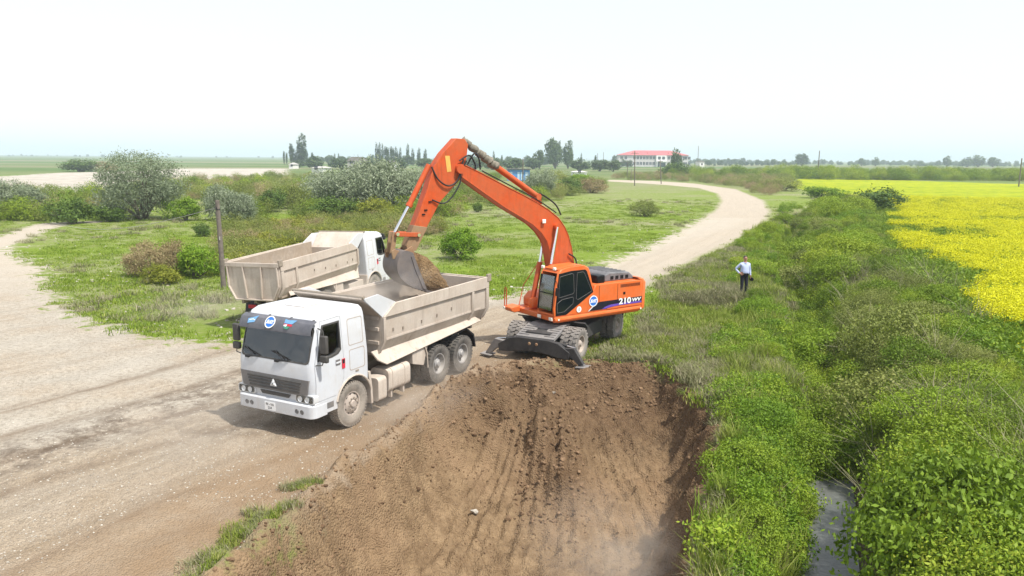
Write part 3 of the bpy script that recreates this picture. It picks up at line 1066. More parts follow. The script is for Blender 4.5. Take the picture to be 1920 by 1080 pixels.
    m.add([(1.428, -1.09, 1.79), (1.428, 1.09, 1.79), (1.195, 1.09, 2.63), (1.195, -1.09, 2.63), (1.420, -1.09, 1.79), (1.420, 1.09, 1.79), (1.187, 1.09, 2.63), (1.187, -1.09, 2.63)],
          [(0, 1, 2, 3), (7, 6, 5, 4), (0, 4, 5, 1), (1, 5, 6, 2), (2, 6, 7, 3), (3, 7, 4, 0)])
    m.build('windscreen', M_windscreen, root, smooth=0)
    MB().bb((-.575, -.74, 1.93), (-.567, .74, 2.52)).build('rear_window', M_sideglass, root, smooth=0)
    # windscreen seal
    a = rrect(-1.10, 1.10, 1.775, 2.64, .10)
    sl = boolean(MB().prism(a, 1.0, 1.6, 'yz'), [MB().prism(grow(a, -.035), .8, 1.8, 'yz')])
    sl = boolean(sl, [MB().loft([[(p[0], p[1], p[2]) for p in cab_ring(z, xf + .006, xb + .3, hw + .006, .20, .07)] for (z, xf, xb), hw in zip(prof, hws)])], 'INTERSECT')
    mesh_obj('windscreen_seal', sl, M_black, root)
    # interior
    m = MB()
    m.prism([(1.36, 1.05), (1.36, 1.70), (1.20, 1.80), (.95, 1.74), (.88, 1.45), (.95, 1.05)], -1.13, 1.13)
    m.build('dashboard', M_interior, root, .03)
    for y_, w_, r_ in ((-.55, .30, .2), (.05, .22, -.3), (-.9, .16, .5)):
        MB().box((1.08, y_, 1.80), (.20, w_, .015), Matrix.Rotation(r_, 3, 'Z')).build('paper', M_white, root)
    for s in (1, -1):
        m = MB()
        m.box((.22, s * .58, 1.36), (.52, .50, .16))
        m.box((-.06, s * .58, 1.75), (.14, .48, .72), Matrix.Rotation(R(-10), 3, 'Y'))
        m.box((-.12, s * .58, 2.19), (.10, .26, .20))
        m.build('seat', M_interior, root, .05)
    m = MB()
    an = R(62)
    pth = [(.80 + .22 * math.sin(R(a)) * math.cos(an), .58 + .22 * math.cos(R(a)), 1.86 + .22 * math.sin(R(a)) * math.sin(an)) for a in range(0, 361, 20)]
    m.tube(pth, .017, 6)
    m.cyl((.80, .58, 1.86), (.98, .58, 1.72), .025, seg=8)
    m.bar((.80, .38, 1.86), (.80, .78, 1.86), .03, .02)
    m.build('steering_wheel', M_ink, root)
    # sun visor with its stickers
    m = MB()
    sec = [(1.165, 2.80), (1.30, 2.74), (1.385, 2.60), (1.40, 2.47), (1.385, 2.47), (1.37, 2.595), (1.29, 2.722), (1.165, 2.775)]
    m.prism(sec, -1.16, 1.16)
    vis = m.build('sun_visor', M_visor, root, .008)
    for yy in (-1.05, -.35, .35, 1.05):
        MB().box((1.15, yy, 2.795), (.06, .035, .03)).build('visor_bracket', M_black, root, .005)
    nv = Vector((.14, 0, .085)).normalized()
    upv = Vector((-.085, 0, .14)).normalized()
    cv = Vector((1.3425, 0, 2.67)) + nv * .004
    round_logo(vis, frame(cv + Vector((0, -.16, 0)) - upv * .0, (0, 1, 0), upv), .155)

    def flat(parent, name, pts, mat, base, lift):
        """thin sticker in the visor plane, pts as (y, up)"""
        m_ = MB()
        m_.prism(pts, 0.0, 0.004, 'xy')
        m_.xf(frame(base + nv * lift, (0, 1, 0), upv))
        m_.build(name, mat, parent, smooth=0)
    b1 = cv + Vector((0, -.74, 0)) - upv * .0
    flat(vis, 'sticker', [(-.13, -.10), (-.15, .02), (-.02, .06), (.16, .13), (.10, .03), (.08, -.05), (-.06, -.08)], M_lblue, b1, .001)
    flat(vis, 'sticker', [(-.10, -.02), (.02, .01), (.09, -.01), (.08, .01), (.02, .03), (-.10, .0)], M_white, b1, .0055)
    b2 = cv + Vector((0, .46, 0))
    flat(vis, 'sticker', [(-.17, .02), (-.17, .13), (-.06, .11), (.20, .13), (.08, .02)], M_lblue, b2, .001)
    flat(vis, 'sticker', [(-.17, .01), (.09, .01), (.08, -.04), (-.17, -.04)], M_red, b2, .001)
    flat(vis, 'sticker', [(-.17, -.05), (.04, -.05), (-.02, -.12), (-.12, -.11)], M_green, b2, .001)
    flat(vis, 'sticker', [(-.16, -.02), (-.06, .0), (-.08, -.06), (-.16, -.05)], M_white, b2, .0055)
    text_obj('sticker_lettering', 'B', .12, M_lblue, frame(b2 + nv * .006 + Vector((0, -.12, 0)) + upv * .075, (0, 1, 0), upv), vis)
    # grille with slats and emblem
    m = MB()
    m.prism([(-1.12, 1.40), (1.12, 1.40), (1.04, 1.03), (.80, 1.00), (-.80, 1.00), (-1.04, 1.03)], 1.40, 1.468, 'yz')
    gr_ = m.build('grille', M_grey, root, .008)
    for k in range(4):
        z = 1.075 + k * .078
        m = MB()
        m.box((1.475, 0, z), (.030, 1.62 + .04 * k, .040))
        m.build('slat', M_black, gr_, .008)
    m = MB()
    for a in (90, 210, 330):
        p0 = Vector((1.492, .02 * math.cos(R(a)), 1.20 + .02 * math.sin(R(a))))
        p1 = Vector((1.492, .105 * math.cos(R(a)), 1.19 + .105 * math.sin(R(a))))
        m.tube([p0, p1], [.035, .012], 6)
    for a in (90, 210, 330):
        m.bar((1.487, .115 * math.cos(R(a)), 1.19 + .115 * math.sin(R(a))), (1.487, .115 * math.cos(R(a + 120)), 1.19 + .115 * math.sin(R(a + 120))), .016, .016, (1, 0, 0))
    m.build('emblem', M_chrome, gr_)
    m = MB()
    m.prism([(-.50, .965), (.50, .965), (.43, .875), (-.43, .875)], 1.42, 1.448, 'yz')
    lg = m.build('lower_grille', M_black, root, .006)
    # bumper
    ring = []
    for z, ins in ((.44, .05), (.47, .0), (.76, .0), (.80, .03)):
        ring.append(cab_ring(z, 1.50, .98, 1.245, .17, .03, ins))
    bp = MB().loft(ring)
    bump = boolean(bp, [MB().bb((.9, -1.0, .3), (1.30, 1.0, .9))])
    bo = mesh_obj('bumper', bump, M_cabwhite, root)
    for s in (1, -1):
        for yy in (.74, .90):
            m = MB()
            m.lathe([(0.001, .0), (.045, .0), (.058, .012), (.06, .006)], c=(1.50, s * yy, .605), axis='x', seg=18)
            m.build('fog_lamp', M_grey, bo)
    MB().bb((1.501, -.30, .50), (1.509, .04, .70)).build('number_plate', M_white, bo)
    MX = frame((1.5095, -.13, .645), (0, 1, 0), (0, 0, 1))
    text_obj('plate_lettering', '90 - VA', .085, M_ink, MX, bo, bold=.001)
    text_obj('plate_lettering', '234', .085, M_ink, frame((1.5095, -.13, .555), (0, 1, 0), (0, 0, 1)), bo, bold=.001)
    # wipers
    for y0 in (-.62, .35):
        m = MB()
        m.tube([(1.475, y0 - .25, 1.765), (1.47, y0, 1.80), (1.455, y0 + .12, 1.815)], .014, 5)
        m.tube([(1.47, y0, 1.80), (1.40, y0 - .34, 1.995)], .010, 5)
        m.tube([(1.452, y0 + .16, 1.83), (1.40, y0 - .44, 1.98)], .012, 5)
        m.box((1.462, y0 - .24, 1.765), (.05, .12, .05))
        m.build('wiper', M_ink, root)
    # roof hatch, ribs and aerial
    m = MB()
    m.box((.40, -.05, 2.967), (.46, .62, .018))
    m.build('roof_hatch', M_cabwhite, root, .006)
    MB().box((.40, -.05, 2.957), (.51, .67, .012)).build('hatch_seal', M_rimd, root)
    for k in range(4):
        MB().box((-.10, -.66 + k * .44, 2.958), (.36, .03, .012)).build('roof_rib', M_cabwhite, root, .004)
    # --- chassis
    m = MB()
    for s in (1, -1):
        m.bb((1.20, s * .36, .74), (-6.35, s * .44, 1.06))
    for x in (.9, -.8, -2.2, -3.4, -4.9, -6.2):
        m.bb((x - .06, -.36, .78), (x + .06, .36, 1.0))
    m.build('chassis_frame', M_chassis, root, .006)
    for x, zc in ((0, .45), (-3.98, .57), (-5.33, .57)):
        m = MB()
        m.cyl((x, -1.0, zc), (x, 1.0, zc), .085, seg=14)
        if x < -1:
            m.lathe([(0.001, -.26), (.16, -.24), (.25, -.1), (.25, .1), (.16, .24), (.001, .26)], c=(x, 0, zc), axis='y', seg=18)
        m.build('axle', M_chassis, root)
    m = MB()
    m.cyl((-.6, 0, .72), (-3.9, 0, .66), .06, seg=10)
    m.build('drive_shaft', M_chassis, root)
    # battery box and fuel tank on the left, air tanks and spare box on the right
    m = MB()
    m.prism(rrect(.74, 1.27, .22, .86, .10), -1.34, -.98, 'yz')
    m.build('battery_box', M_cream, root, .02)
    m = MB()
    m.prism(rrect(.66, 1.28, .36, 1.00, .14), -2.42, -1.42, 'yz')
    tank = m.build('fuel_tank', M_cream, root, .02)
    for x in (-1.62, -2.18):
        m = MB()
        m.prism(rrect(.645, 1.295, .345, 1.015, .15), x - .03, x + .03, 'yz')
        m.bb((x - .03, 1.10, .18), (x + .03, 1.22, .36))
        m.build('tank_strap', M_cream, tank, .004)
    m = MB()
    for k in range(2):
        m.cyl((-1.1, -1.0 + .3 * k, .55), (-2.1, -1.0 + .3 * k, .55), .14, seg=16)
    build_each(m, 'air_tank', M_cream, root)
    MB().bb((-2.2, -1.22, .72), (-1.0, -.50, 1.02)).build('tool_locker', M_cream, root, .01)
    for s in (1, -1):
        m = MB()
        m.prism([(-2.65, 1.18), (-2.65, .86), (-3.20, .70), (-3.32, 1.02), (-3.42, 1.24)], s * .70, s * 1.20)
        m.build('rear_mudguard', M_cream, root, .01)
        m = MB()
        m.tube([(-3.22, s * 1.225, 1.28), (-3.32, s * 1.235, 1.05), (-3.36, s * 1.235, .60)], .022, 6)
        m.build('mudguard_bracket', M_cream, root)
        m = MB()
        m.prism([(-4.7, 1.235), (-5.60, 1.30), (-6.00, 1.02), (-6.12, .62), (-6.18, .62), (-6.06, 1.06), (-5.62, 1.34), (-4.7, 1.275)], s * .66, s * 1.20)
        m.build('rear_mudguard', M_ink, root)
        MB().bb((-6.20, s * .58, .80), (-6.28, s * .95, .94)).build('tail_lamp', M_red, root, .01)
    # --- wheels
    for s in (1, -1):
        wheel('wheel', root, (0.0, s * 1.06, .45), .575, .30, s, M_tyre_dusty, M_rimd, front=True, lugs=44)
        wheel('wheel', root, (-3.98, s * 1.10, .565), .565, .29, s, M_tyre, M_rim, dual=True)
        wheel('wheel', root, (-5.33, s * 1.10, .575), .565, .29, s, M_tyre, M_rim, dual=True)
    # --- tipper body
    XF, XR, ZT = -1.28, -6.95, 2.76
    for s in (1, -1):
        m = MB()
        # wall cross-section (y, z): vertical face, then tapering in to the floor
        m.prism([(s * 1.20, ZT), (s * 1.20, 1.78), (s * 1.00, 1.44), (s * .96, 1.46), (s * 1.14, 1.80), (s * 1.14, ZT)], XF, XR + .06, 'yz')
        wall = m.build('side_wall', M_cream, root, .006)
        m = MB()
        m.prism([(s * 1.135, ZT - .01), (s * 1.135, 1.80), (s * .955, 1.47), (s * .950, 1.475), (s * 1.127, 1.80), (s * 1.127, ZT - .01)], XF + .02 - .08, XR + .10, 'yz')
        m.build('inner_lining', M_boxin, root)
        m = MB()
        m.prism([(XF - .55, ZT + .02), (XR + .02, ZT + .06), (XR + .02, ZT - .30), (XF - .1, ZT - .30), (XF - .02, ZT - .30)], s * 1.204, s * 1.262)
        m.build('rim_rail', M_cream, wall, .012)
        # ledge line under the rail, lower sill and posts
        MB().bb((XF - .06, s * 1.202, 1.80), (XR + .5, s * 1.215, 1.86)).build('sill_rib', M_cream, wall, .004)
        for x, w_ in ((XF - .05, .10), (-5.92, .12), (-6.84, .16)):
            m = MB()
            m.prism([(s * 1.202, ZT - .31), (s * 1.262, ZT - .31), (s * 1.262, 1.80), (s * 1.06, 1.44), (s * 1.002, 1.44), (s * 1.202, 1.79)], x - w_ / 2, x + w_ / 2, 'yz')
            m.build('post', M_cream, wall, .008)
        # flared skirt over the wheels
        m = MB()
        m.add([(-1.02, s * 1.02, 1.56), (-6.30, s * 1.02, 1.60), (-6.46, s * 1.24, 1.44), (-1.38, s * 1.27, 1.17), (-1.20, s * 1.10, 1.30),
               (-1.02, s * 1.00, 1.53), (-6.30, s * 1.00, 1.57), (-6.46, s * 1.22, 1.41), (-1.38, s * 1.25, 1.14), (-1.20, s * 1.08, 1.27)],
              [(0, 1, 2, 3, 4), (9, 8, 7, 6, 5), (0, 5, 6, 1), (1, 6, 7, 2), (2, 7, 8, 3), (3, 8, 9, 4), (4, 9, 5, 0)])
        m.build('skirt', M_cream, root, .006)
        # gusset up to the cab guard
        m = MB()
        m.prism([(-1.90, ZT + .02), (-1.14, 3.10), (-.56, 3.06), (-.60, 2.99), (-1.29, 2.46), (-1.36, 2.46)], s * 1.16, s * 1.205)
        m.build('gusset', M_cabwhite, root, .006)
        # cup of small brackets along the wall
        for x, z in ((-1.75, 2.05), (-2.2, 2.0), (-3.1, 2.02), (-3.9, 2.06), (-4.7, 2.12)):
            MB().box((x, s * 1.215, z), (.04, .03, .09)).build('bracket', M_chassis, wall, .004)
    m = MB()
    m.bb((XF - .05, -1.0, 1.36), (XR + .1, 1.0, 1.45))
    m.build('box_floor', M_boxin, root)
    m = MB()
    for x in (-2.2, -3.2, -4.2, -5.2, -6.2):
        m.bb((x - .06, -1.0, 1.20), (x + .06, 1.0, 1.36))
    for s in (1, -1):
        m.bb((XF - .1, s * .34, 1.07), (-6.5, s * .46, 1.36))
    m.build('subframe', M_chassis, root, .005)
    m = MB()
    m.prism([(-1.14, 2.50), (-1.14, 1.80), (-.96, 1.44), (.96, 1.44), (1.14, 1.80), (1.14, 2.50)], XF - .06, XF, 'yz')
    fw_ = m.build('front_wall', M_cream, root, .006)
    for z in (1.75, 2.12, 2.42):
        MB().bb((XF, -1.1, z - .05), (XF + .05, 1.1, z + .05)).build('rib', M_cream, fw_, .008)
    for y in (-.6, 0, .6):
        MB().bb((XF, y - .05, 1.5), (XF + .045, y + .05, 2.48)).build('rib', M_cream, fw_, .008)
    # cab guard: sheet leaning forward over the cab
    m = MB()
    m.prism([(-1.34, 2.46), (-1.29, 2.44), (-.56, 3.02), (-.50, 3.05), (-.52, 3.11), (-.62, 3.09)], -1.155, 1.155)
    cg = m.build('cab_guard', M_cream, root, .005)
    m = MB()
    m.cyl((-.55, -1.2, 3.10), (-.55, 1.2, 3.10), .04, seg=10)
    m.build('guard_rail', M_chassis, cg)
    # hoist cylinder
    m = MB()
    m.cyl((-1.12, 0, .9), (-1.16, 0, 2.3), .11, seg=16)
    m.build('hoist', M_chassis, root)
    # tailgate
    m = MB()
    m.prism([(-1.20, ZT - .02), (-1.20, 1.86), (-.90, 1.30), (.90, 1.30), (1.20, 1.86), (1.20, ZT - .02)], XR - .04, XR + .05, 'yz')
    tg = m.build('tailgate', M_cream, root, .008)
    m = MB()
    m.bb((XR - .10, -1.22, ZT - .14), (XR - .04, 1.22, ZT + .02))
    m.build('top_rail', M_cream, tg, .01)
    for a, b in (((-1.14, ZT - .15), (-1.14, 1.86)), ((1.14, ZT - .15), (1.14, 1.86)), ((-1.14, 1.86), (-.86, 1.34)), ((1.14, 1.86), (.86, 1.34)), ((-.86, 1.345), (.86, 1.345)), ((-.42, ZT - .15), (-.34, 1.40)), ((.42, ZT - .15), (.34, 1.40))):
        m = MB()
        m.bar((XR - .068, a[0], a[1]), (XR - .068, b[0], b[1]), .05, .10, (1, 0, 0))
        m.build('rib', M_cream, tg, .008)
    for s in (1, -1):
        m = MB()
        m.bb((XR - .09, s * 1.205, ZT - .10), (XR + .14, s * 1.285, ZT + .14))
        m.build('hinge', M_chassis, tg, .012)
        m = MB()
        m.bb((XR - .08, s * .5, 1.18), (XR + .3, s * .62, 1.33))
        m.build('latch', M_chassis, tg, .01)
    return root


truck_far = make_truck()
truck_near = copy_tree(truck_far)
truck_near.location = (TRUCK1[0], TRUCK1[1], 0.0)
truck_near.rotation_euler = (0, 0, TRUCK1[2])
tag(truck_near, 'white dump truck with dark sun visor under the excavator bucket', 'dump truck', 'dump trucks')
truck_far.location = (TRUCK2[0], TRUCK2[1], 0.20)
truck_far.rotation_euler = (Matrix.Rotation(TRUCK2[2], 4, 'Z') @ Matrix.Rotation(-0.049, 4, 'Y') @ Matrix.Rotation(-0.030, 4, 'X')).to_euler()
tag(truck_far, 'empty white dump truck seen from behind, beside the wooden pole', 'dump truck', 'dump trucks')


def heap(name, nx_, ny_, fn, mat, parent=None):
    """closed lump of soil over a rectangle [0..1]^2 given by fn(u, v) -> (x, y, z)"""
    V, F_ = [], []
    for j in range(ny_ + 1):
        for i in range(nx_ + 1):
            V.append(fn(i / nx_, j / ny_))
    for j in range(ny_):
        for i in range(nx_):
            a = j * (nx_ + 1) + i
            F_.append((a, a + 1, a + nx_ + 2, a + nx_ + 1))
    m_ = MB()
    m_.add(V, F_)
    return m_.build(name, mat, parent, smooth=60)


def load_fn(u, v):
    x = -1.42 - 5.45 * u
    y = (v * 2 - 1) * 1.125
    z = 1.98 + .30 * math.exp(-((u - .62) / .26) ** 2) * (1 - .55 * (v * 2 - 1) ** 2) + .10 * math.exp(-((u - .2) / .2) ** 2) - .45 * max(0, u - .78) / .22
    z += .07 * float(fbm(np.array(x * 2.1), np.array(y * 2.1), 71, 4, .6))
    if u in (0.0, 1.0) or v in (0.0, 1.0):
        z = 1.84
        y *= .985
    return (x, y, z)


ld = heap('soil_load', 90, 40, load_fn, M_soil)
ld.location = truck_near.location
ld.rotation_euler = truck_near.rotation_euler
tag(ld, 'brown soil lying in the box of the truck being loaded', 'soil')
# ------------------------------------------------------------------ wheeled excavator
M_orange = solid('excavator_orange', (0.72, 0.115, 0.006), 0.36, var=0.06, dust=0.26, dust_col=(0.46, 0.24, 0.12), dscale=1.3, streak=0.35, streak_col=(0.26, 0.10, 0.04))
M_boomor = solid('boom_orange_worn', (0.56, 0.070, 0.008), 0.42, var=0.12, dust=0.34, dust_col=(0.33, 0.15, 0.07), dscale=1.0, streak=0.7, streak_col=(0.13, 0.05, 0.025))
M_armlow = solid('arm_muddy_paint', (0.27, 0.14, 0.075), 0.8, var=0.25, dust=0.7, dust_col=(0.30, 0.22, 0.13))
M_dark = solid('undercarriage_black', (0.026, 0.026, 0.029), 0.65, var=0.25, dust=0.22, dust_col=(0.15, 0.138, 0.125))
M_deck = solid('dusty_deck_steel', (0.16, 0.155, 0.16), 0.8, var=0.2, dust=0.6, dust_col=(0.27, 0.25, 0.235))
M_hood = solid('engine_hood_black', (0.075, 0.08, 0.09), 0.55, var=0.2, dust=0.45, dust_col=(0.26, 0.26, 0.27))
M_steel = solid('bucket_worn_steel', (0.115, 0.112, 0.130), 0.5, metal=0.35, var=0.25, dust=0.5, dust_col=(0.26, 0.215, 0.18), dscale=1.6)
M_rod = solid('chrome_rod', (0.80, 0.80, 0.82), 0.15, metal=1.0, var=0.04)
M_hose = solid('hydraulic_hose', (0.02, 0.02, 0.022), 0.55, var=0.2)
M_wrap = solid('canvas_sleeve', (0.21, 0.19, 0.155), 0.9, var=0.35, scale=14, bump=0.6)
M_cabglass = solid('dark_cab_glass', (0.006, 0.010, 0.013), 0.06, var=0.1, spec=0.7)
M_front = glass('cab_front_glass', (0.50, 0.56, 0.58), 0.5, 0.05, dirt=0.25)
M_trim = solid('door_black_paint', (0.007, 0.009, 0.011), 0.45, var=0.1, spec=0.2)
M_purple = solid('decal_violet', (0.13, 0.07, 0.42), 0.4, var=0.05)
M_decal = solid('decal_black', (0.012, 0.011, 0.022), 0.4, var=0.1)
M_lamp = solid('work_lamp_glass', (0.90, 0.88, 0.80), 0.2, var=0.03)
M_yel = solid('warning_plate', (0.72, 0.42, 0.10), 0.5, var=0.15)
M_tyre_ex = solid('excavator_tyre_clay', (0.17, 0.155, 0.145), 0.9, var=0.25, dust=0.6, dust_col=(0.30, 0.275, 0.25), dscale=3.5, bump=0.3)

exc = empty('wheeled_excavator', (EXC[0], EXC[1], 0.0), (0, 0, EXC[2]), 'orange wheeled excavator tipping soil into the truck', 'excavator')
MU = Matrix.Rotation(EXC[3] - EXC[2], 4, 'Z')


def up(m, name, mat, parent=exc, bevel=0.0, smooth=35, seg=2):
    """part of the upper structure"""
    return m.xf(MU).build(name, mat, parent, bevel, smooth, seg)


def catmull(pts, n=6):
    out = []
    P_ = [Vector((p[0], p[1], 0)) for p in pts]
    for i in range(len(P_) - 1):
        p0, p1, p2, p3 = P_[max(0, i - 1)], P_[i], P_[i + 1], P_[min(len(P_) - 1, i + 2)]
        for k in range(n):
            u = k / n
            q = 0.5 * ((2 * p1) + (p2 - p0) * u + (2 * p0 - 5 * p1 + 4 * p2 - p3) * u * u + (3 * p1 - p0 - 3 * p2 + p3) * u ** 3)
            out.append((q.x, q.y))
    out.append((P_[-1].x, P_[-1].y))
    return out


# --- undercarriage
m = MB()
m.prism([(2.3, .55), (2.3, .92), (1.0, 1.00), (-2.4, .96), (-2.5, .55), (-1.2, .42), (1.2, .42)], -.46, .46)
m.build('undercarriage_frame', M_dark, exc, .02)
m = MB()
m.lathe([(.001, .98), (.62, .98), (.66, 1.0), (.66, 1.17), (.001, 1.19)], axis='z', seg=36)
m.build('swing_ring', M_dark, exc)
for s in (1, -1):
    m = MB()
    m.bb((-.95, s * .47, .46), (.80, s * 1.02, .93))
    m.build('side_box', M_dark, exc, .03)
    m = MB()
    m.prism([(.88, .40), (.80, .98), (1.08, 1.16), (1.12, 1.12), (.88, .95), (.93, .40)], s * .60, s * 1.20)
    m.build('fender', M_dark, exc, .008)
    m = MB()
    m.prism([(-2.50, .40), (-2.50, .92), (-2.30, 1.08), (-2.28, 1.05), (-2.47, .90), (-2.47, .40)], s * .95, s * 1.27)
    m.build('fender', M_dark, exc, .006)
m = MB()
m.prism([(.70, 1.06), (1.62, 1.08), (1.62, 1.03), (.70, 1.01)], -.62, .62)
m.build('deck_plate', M_deck, exc, .01)
m = MB()
m.prism([(.95, 1.16), (.55, 1.05), (.55, 1.02), (.97, 1.12)], -1.45, -.2)
m.build('front_mudguard', M_dark, exc, .005)
for x in (1.58, -1.88):
    m = MB()
    m.cyl((x, -.9, .52), (x, .9, .52), .12, seg=14)
    m.lathe([(.001, -.24), (.18, -.2), (.24, 0), (.18, .2), (.001, .24)], c=(x, 0, .52), axis='y', seg=16)
    m.build('axle', M_dark, exc)
    for s in (1, -1):
        wheel('wheel', exc, (x, s * 1.17, .53), .53, .27, s, M_tyre_ex, M_rimd, dual=True, lugs=22, block=False, gap=.31)
# front stabiliser: deck, cross beam, two hinged legs with pads
m = MB()
deck = boolean(MB().prism([(1.60, 1.06), (2.52, .80), (2.52, .72), (1.60, .96)], -.70, .70), [MB().bb((1.86, -.20, .5), (2.24, .20, 1.3))])
st = mesh_obj('stabiliser_deck', deck, M_deck, exc)
for s in (1, -1):
    for k in range(5):
        x = 1.78 + k * .14
        zt_ = 1.06 - (x + .03 - 1.60) * .2826
        MB().bb((x, s * .28, zt_ - .01), (x + .06, s * .64, zt_ + .022)).build('tread_bar', M_deck, st, .006)
    m = MB()
    m.bb((1.3, s * .28, .50), (1.9, s * .40, .78))
    m.build('support_arm', M_dark, exc, .01)
m = MB()
m.prism([(-.90, .72), (-.55, .78), (.55, .78), (.90, .72), (1.32, .46), (1.28, .22), (.9, .24), (.3, .34), (-.3, .34), (-.9, .24), (-1.28, .22), (-1.32, .46)], 2.50, 2.66, 'yz')
beam = m.build('stabiliser_beam', M_dark, exc, .02)
for y in (-.13, .13):
    m = MB()
    m.lathe([(.001, .03), (.04, .03), (.055, .0)], c=(2.662, y, .60), axis='x', seg=14)
    m.build('rear_reflector', M_armlow, beam)
for s in (1, -1):
    m = MB()
    m.prism([(s * 1.10, .30), (s * 1.10, .58), (s * 1.46, .62), (s * 1.80, .12), (s * 1.64, .07), (s * 1.38, .30)], 2.47, 2.64, 'yz')
    leg = m.build('stabiliser_leg', M_deck if s < 0 else M_dark, exc, .015)
    m = MB()
    m.box((2.56, s * 1.76, .045), (.42, .40, .04), Matrix.Rotation(R(4 * s), 3, 'X'))
    m.box((2.56, s * 1.74, .09), (.12, .14, .08))
    m.build('foot_pad', M_deck, leg, .01)
    m = MB()
    m.cyl((2.40, s * .70, .66), (2.40, s * 1.12, .62), .06, seg=12)
    m.build('leg_cylinder', M_dark, exc)
    m = MB()
    m.cyl((2.40, s * 1.12, .62), (2.44, s * 1.46, .58), .03, seg=10)
    m.build('cylinder_rod', M_rod, exc)

# --- upper structure
m = MB()
m.prism([(1.52, 1.24), (1.52, 1.42), (-2.62, 1.44), (-2.62, 1.28), (-2.3, 1.20), (1.35, 1.19)], -1.24, 1.24)
up(m, 'upper_frame', M_orange, bevel=.03)
# left engine side: sheet metal body behind the cab
m = MB()
m.prism([(.98, 1.42), (-.16, 2.10), (-.22, 2.34), (-2.50, 2.34), (-2.50, 1.42)], .34, 1.25)
body = up(m, 'side_body', M_orange, bevel=.045, seg=3)
m = MB()
m.prism([(.05, 1.42), (.0, 2.30), (-2.50, 2.34), (-2.50, 1.42)], -1.25, -.36)
up(m, 'right_body', M_orange, bevel=.045, seg=3)
m = MB()
m.prism([(-.55, 1.42), (-.55, 2.20), (-2.50, 2.32), (-2.50, 1.42)], -.37, .35)
up(m, 'engine_deck', M_orange, bevel=.01)
# counterweight with rounded corners
rings = [cab_ring(z, -2.46, -2.46 - dx, hw, .05, .28) for z, dx, hw in ((1.24, .26, 1.18), (1.32, .34, 1.25), (2.24, .36, 1.25), (2.36, .30, 1.20), (2.40, .20, 1.12))]
m = MB().loft(rings)
up(m, 'counterweight', M_orange, smooth=40)
# seams, handles and louvres
for x in (-.44, -1.30):
    up(MB().bb((x - .008, 1.249, 1.47), (x + .008, 1.253, 2.31)), 'panel_seam', M_trim)
for x in (-1.62,):
    up(MB().bb((x - .05, 1.25, 1.90), (x + .05, 1.262, 1.99)), 'latch', M_trim, bevel=.004)
for k in range(18):
    x = -1.44 - k * .053
    up(MB().bb((x, 1.249, 2.16), (x - .028, 1.256, 2.27)), 'louvre', M_trim, body)
# decals: black band with a violet sweep
MS = MU @ frame((0, 1.254, 0), (-1, 0, 0), (0, 0, 1))      # x to the rear, y up, on the left side


def decal(name, pts, mat, lift, y=1.252):
    m_ = MB()
    m_.prism([(p[0], p[1]) for p in pts], y + lift, y + lift + .003)
    return up(m_, name, mat, smooth=0)


decal('side_stripe', [(.06, 1.46), (-.10, 1.58), (-.30, 1.70), (-.44, 1.74), (-1.0, 1.745), (-2.49, 1.755), (-2.49, 1.47), (-.5, 1.46)], M_decal, .002)
decal('side_stripe_violet', catmull([(-.58, 1.475), (-.85, 1.57), (-1.3, 1.60), (-2.47, 1.59)], 4) + [(-2.47, 1.53), (-1.4, 1.53), (-1.0, 1.51), (-.75, 1.475)], M_purple, .006)
decal('side_stripe_orange', catmull([(-.80, 1.468), (-1.1, 1.505), (-1.5, 1.52), (-2.47, 1.52)], 4) + [(-2.49, 1.445), (-.8, 1.445)], M_orange, .009)
decal('stripe_highlight', [(.05, 1.47), (-.12, 1.60), (-.32, 1.71), (-.34, 1.69), (-.14, 1.575), (.03, 1.455)], M_white, .010)
text_obj('model_number', '210', .29, M_white, MU @ frame((-1.66, 1.262, 1.655), (-1, 0, 0), (0, 0, 1)), exc, .002, bold=.010, sx=1.35)
text_obj('model_letters', 'WV', .17, M_white, MU @ frame((-2.20, 1.262, 1.655), (-1, 0, 0), (0, 0, 1)), exc, .002, bold=.006, shear=.15, sx=1.5)
round_logo(exc, MU @ frame((-.17, 1.262, 1.80), (-1, 0, 0), (0, 0, 1)), .19)
m = MB().lathe([(.001, 0), (.105, 0), (.105, .004), (.001, .004)], axis='z', seg=28)
m.xf(frame((.47, 1.262, 1.575), (-1, 0, 0), (0, 0, 1)))
up(m, 'number_disc', M_white)
text_obj('number_disc_digit', '1', .17, M_ink, MU @ frame((.47, 1.268, 1.575), (-1, 0, 0), (0, 0, 1)), exc, .001, bold=.004)
# lower rounded apron along the left side
m = MB()
m.tube([(1.50, 1.20, 1.30), (-2.45, 1.20, 1.33)], .09, 10)
up(m, 'apron', M_orange)
for x in (1.36, -2.42):
    up(MB().bb((x - .03, 1.285, 1.28), (x + .03, 1.297, 1.34)), 'side_reflector', M_lamp, bevel=.004)
# engine hood and air cleaner
m = MB()
m.prism([(-.95, 2.33), (-1.05, 2.58), (-1.25, 2.66), (-2.20, 2.62), (-2.42, 2.46), (-2.46, 2.33)], -.85, .85)
hood = up(m, 'engine_hood', M_hood, bevel=.05, seg=3)
for k in range(7):
    y = -.66 + k * .22
    up(MB().bar((-1.25, y, 2.672), (-2.18, y, 2.634), .05, .02), 'hood_rib', M_hood, hood, bevel=.006)
for k in range(4):
    x = -1.30 - .24 * k
    up(MB().bb((x, .852, 2.40), (x - .14, .862, 2.52)), 'hood_louvre', M_trim, hood)
up(MB().bb((-.55, .55, 2.33), (-.92, 1.00, 2.62)), 'air_cleaner', M_trim, bevel=.04)
m = MB()
m.tube([(-.75, -.2, 2.3), (-.75, -.2, 2.72), (-.80, -.2, 2.80)], .05, 10)
up(m, 'exhaust_pipe', M_trim)
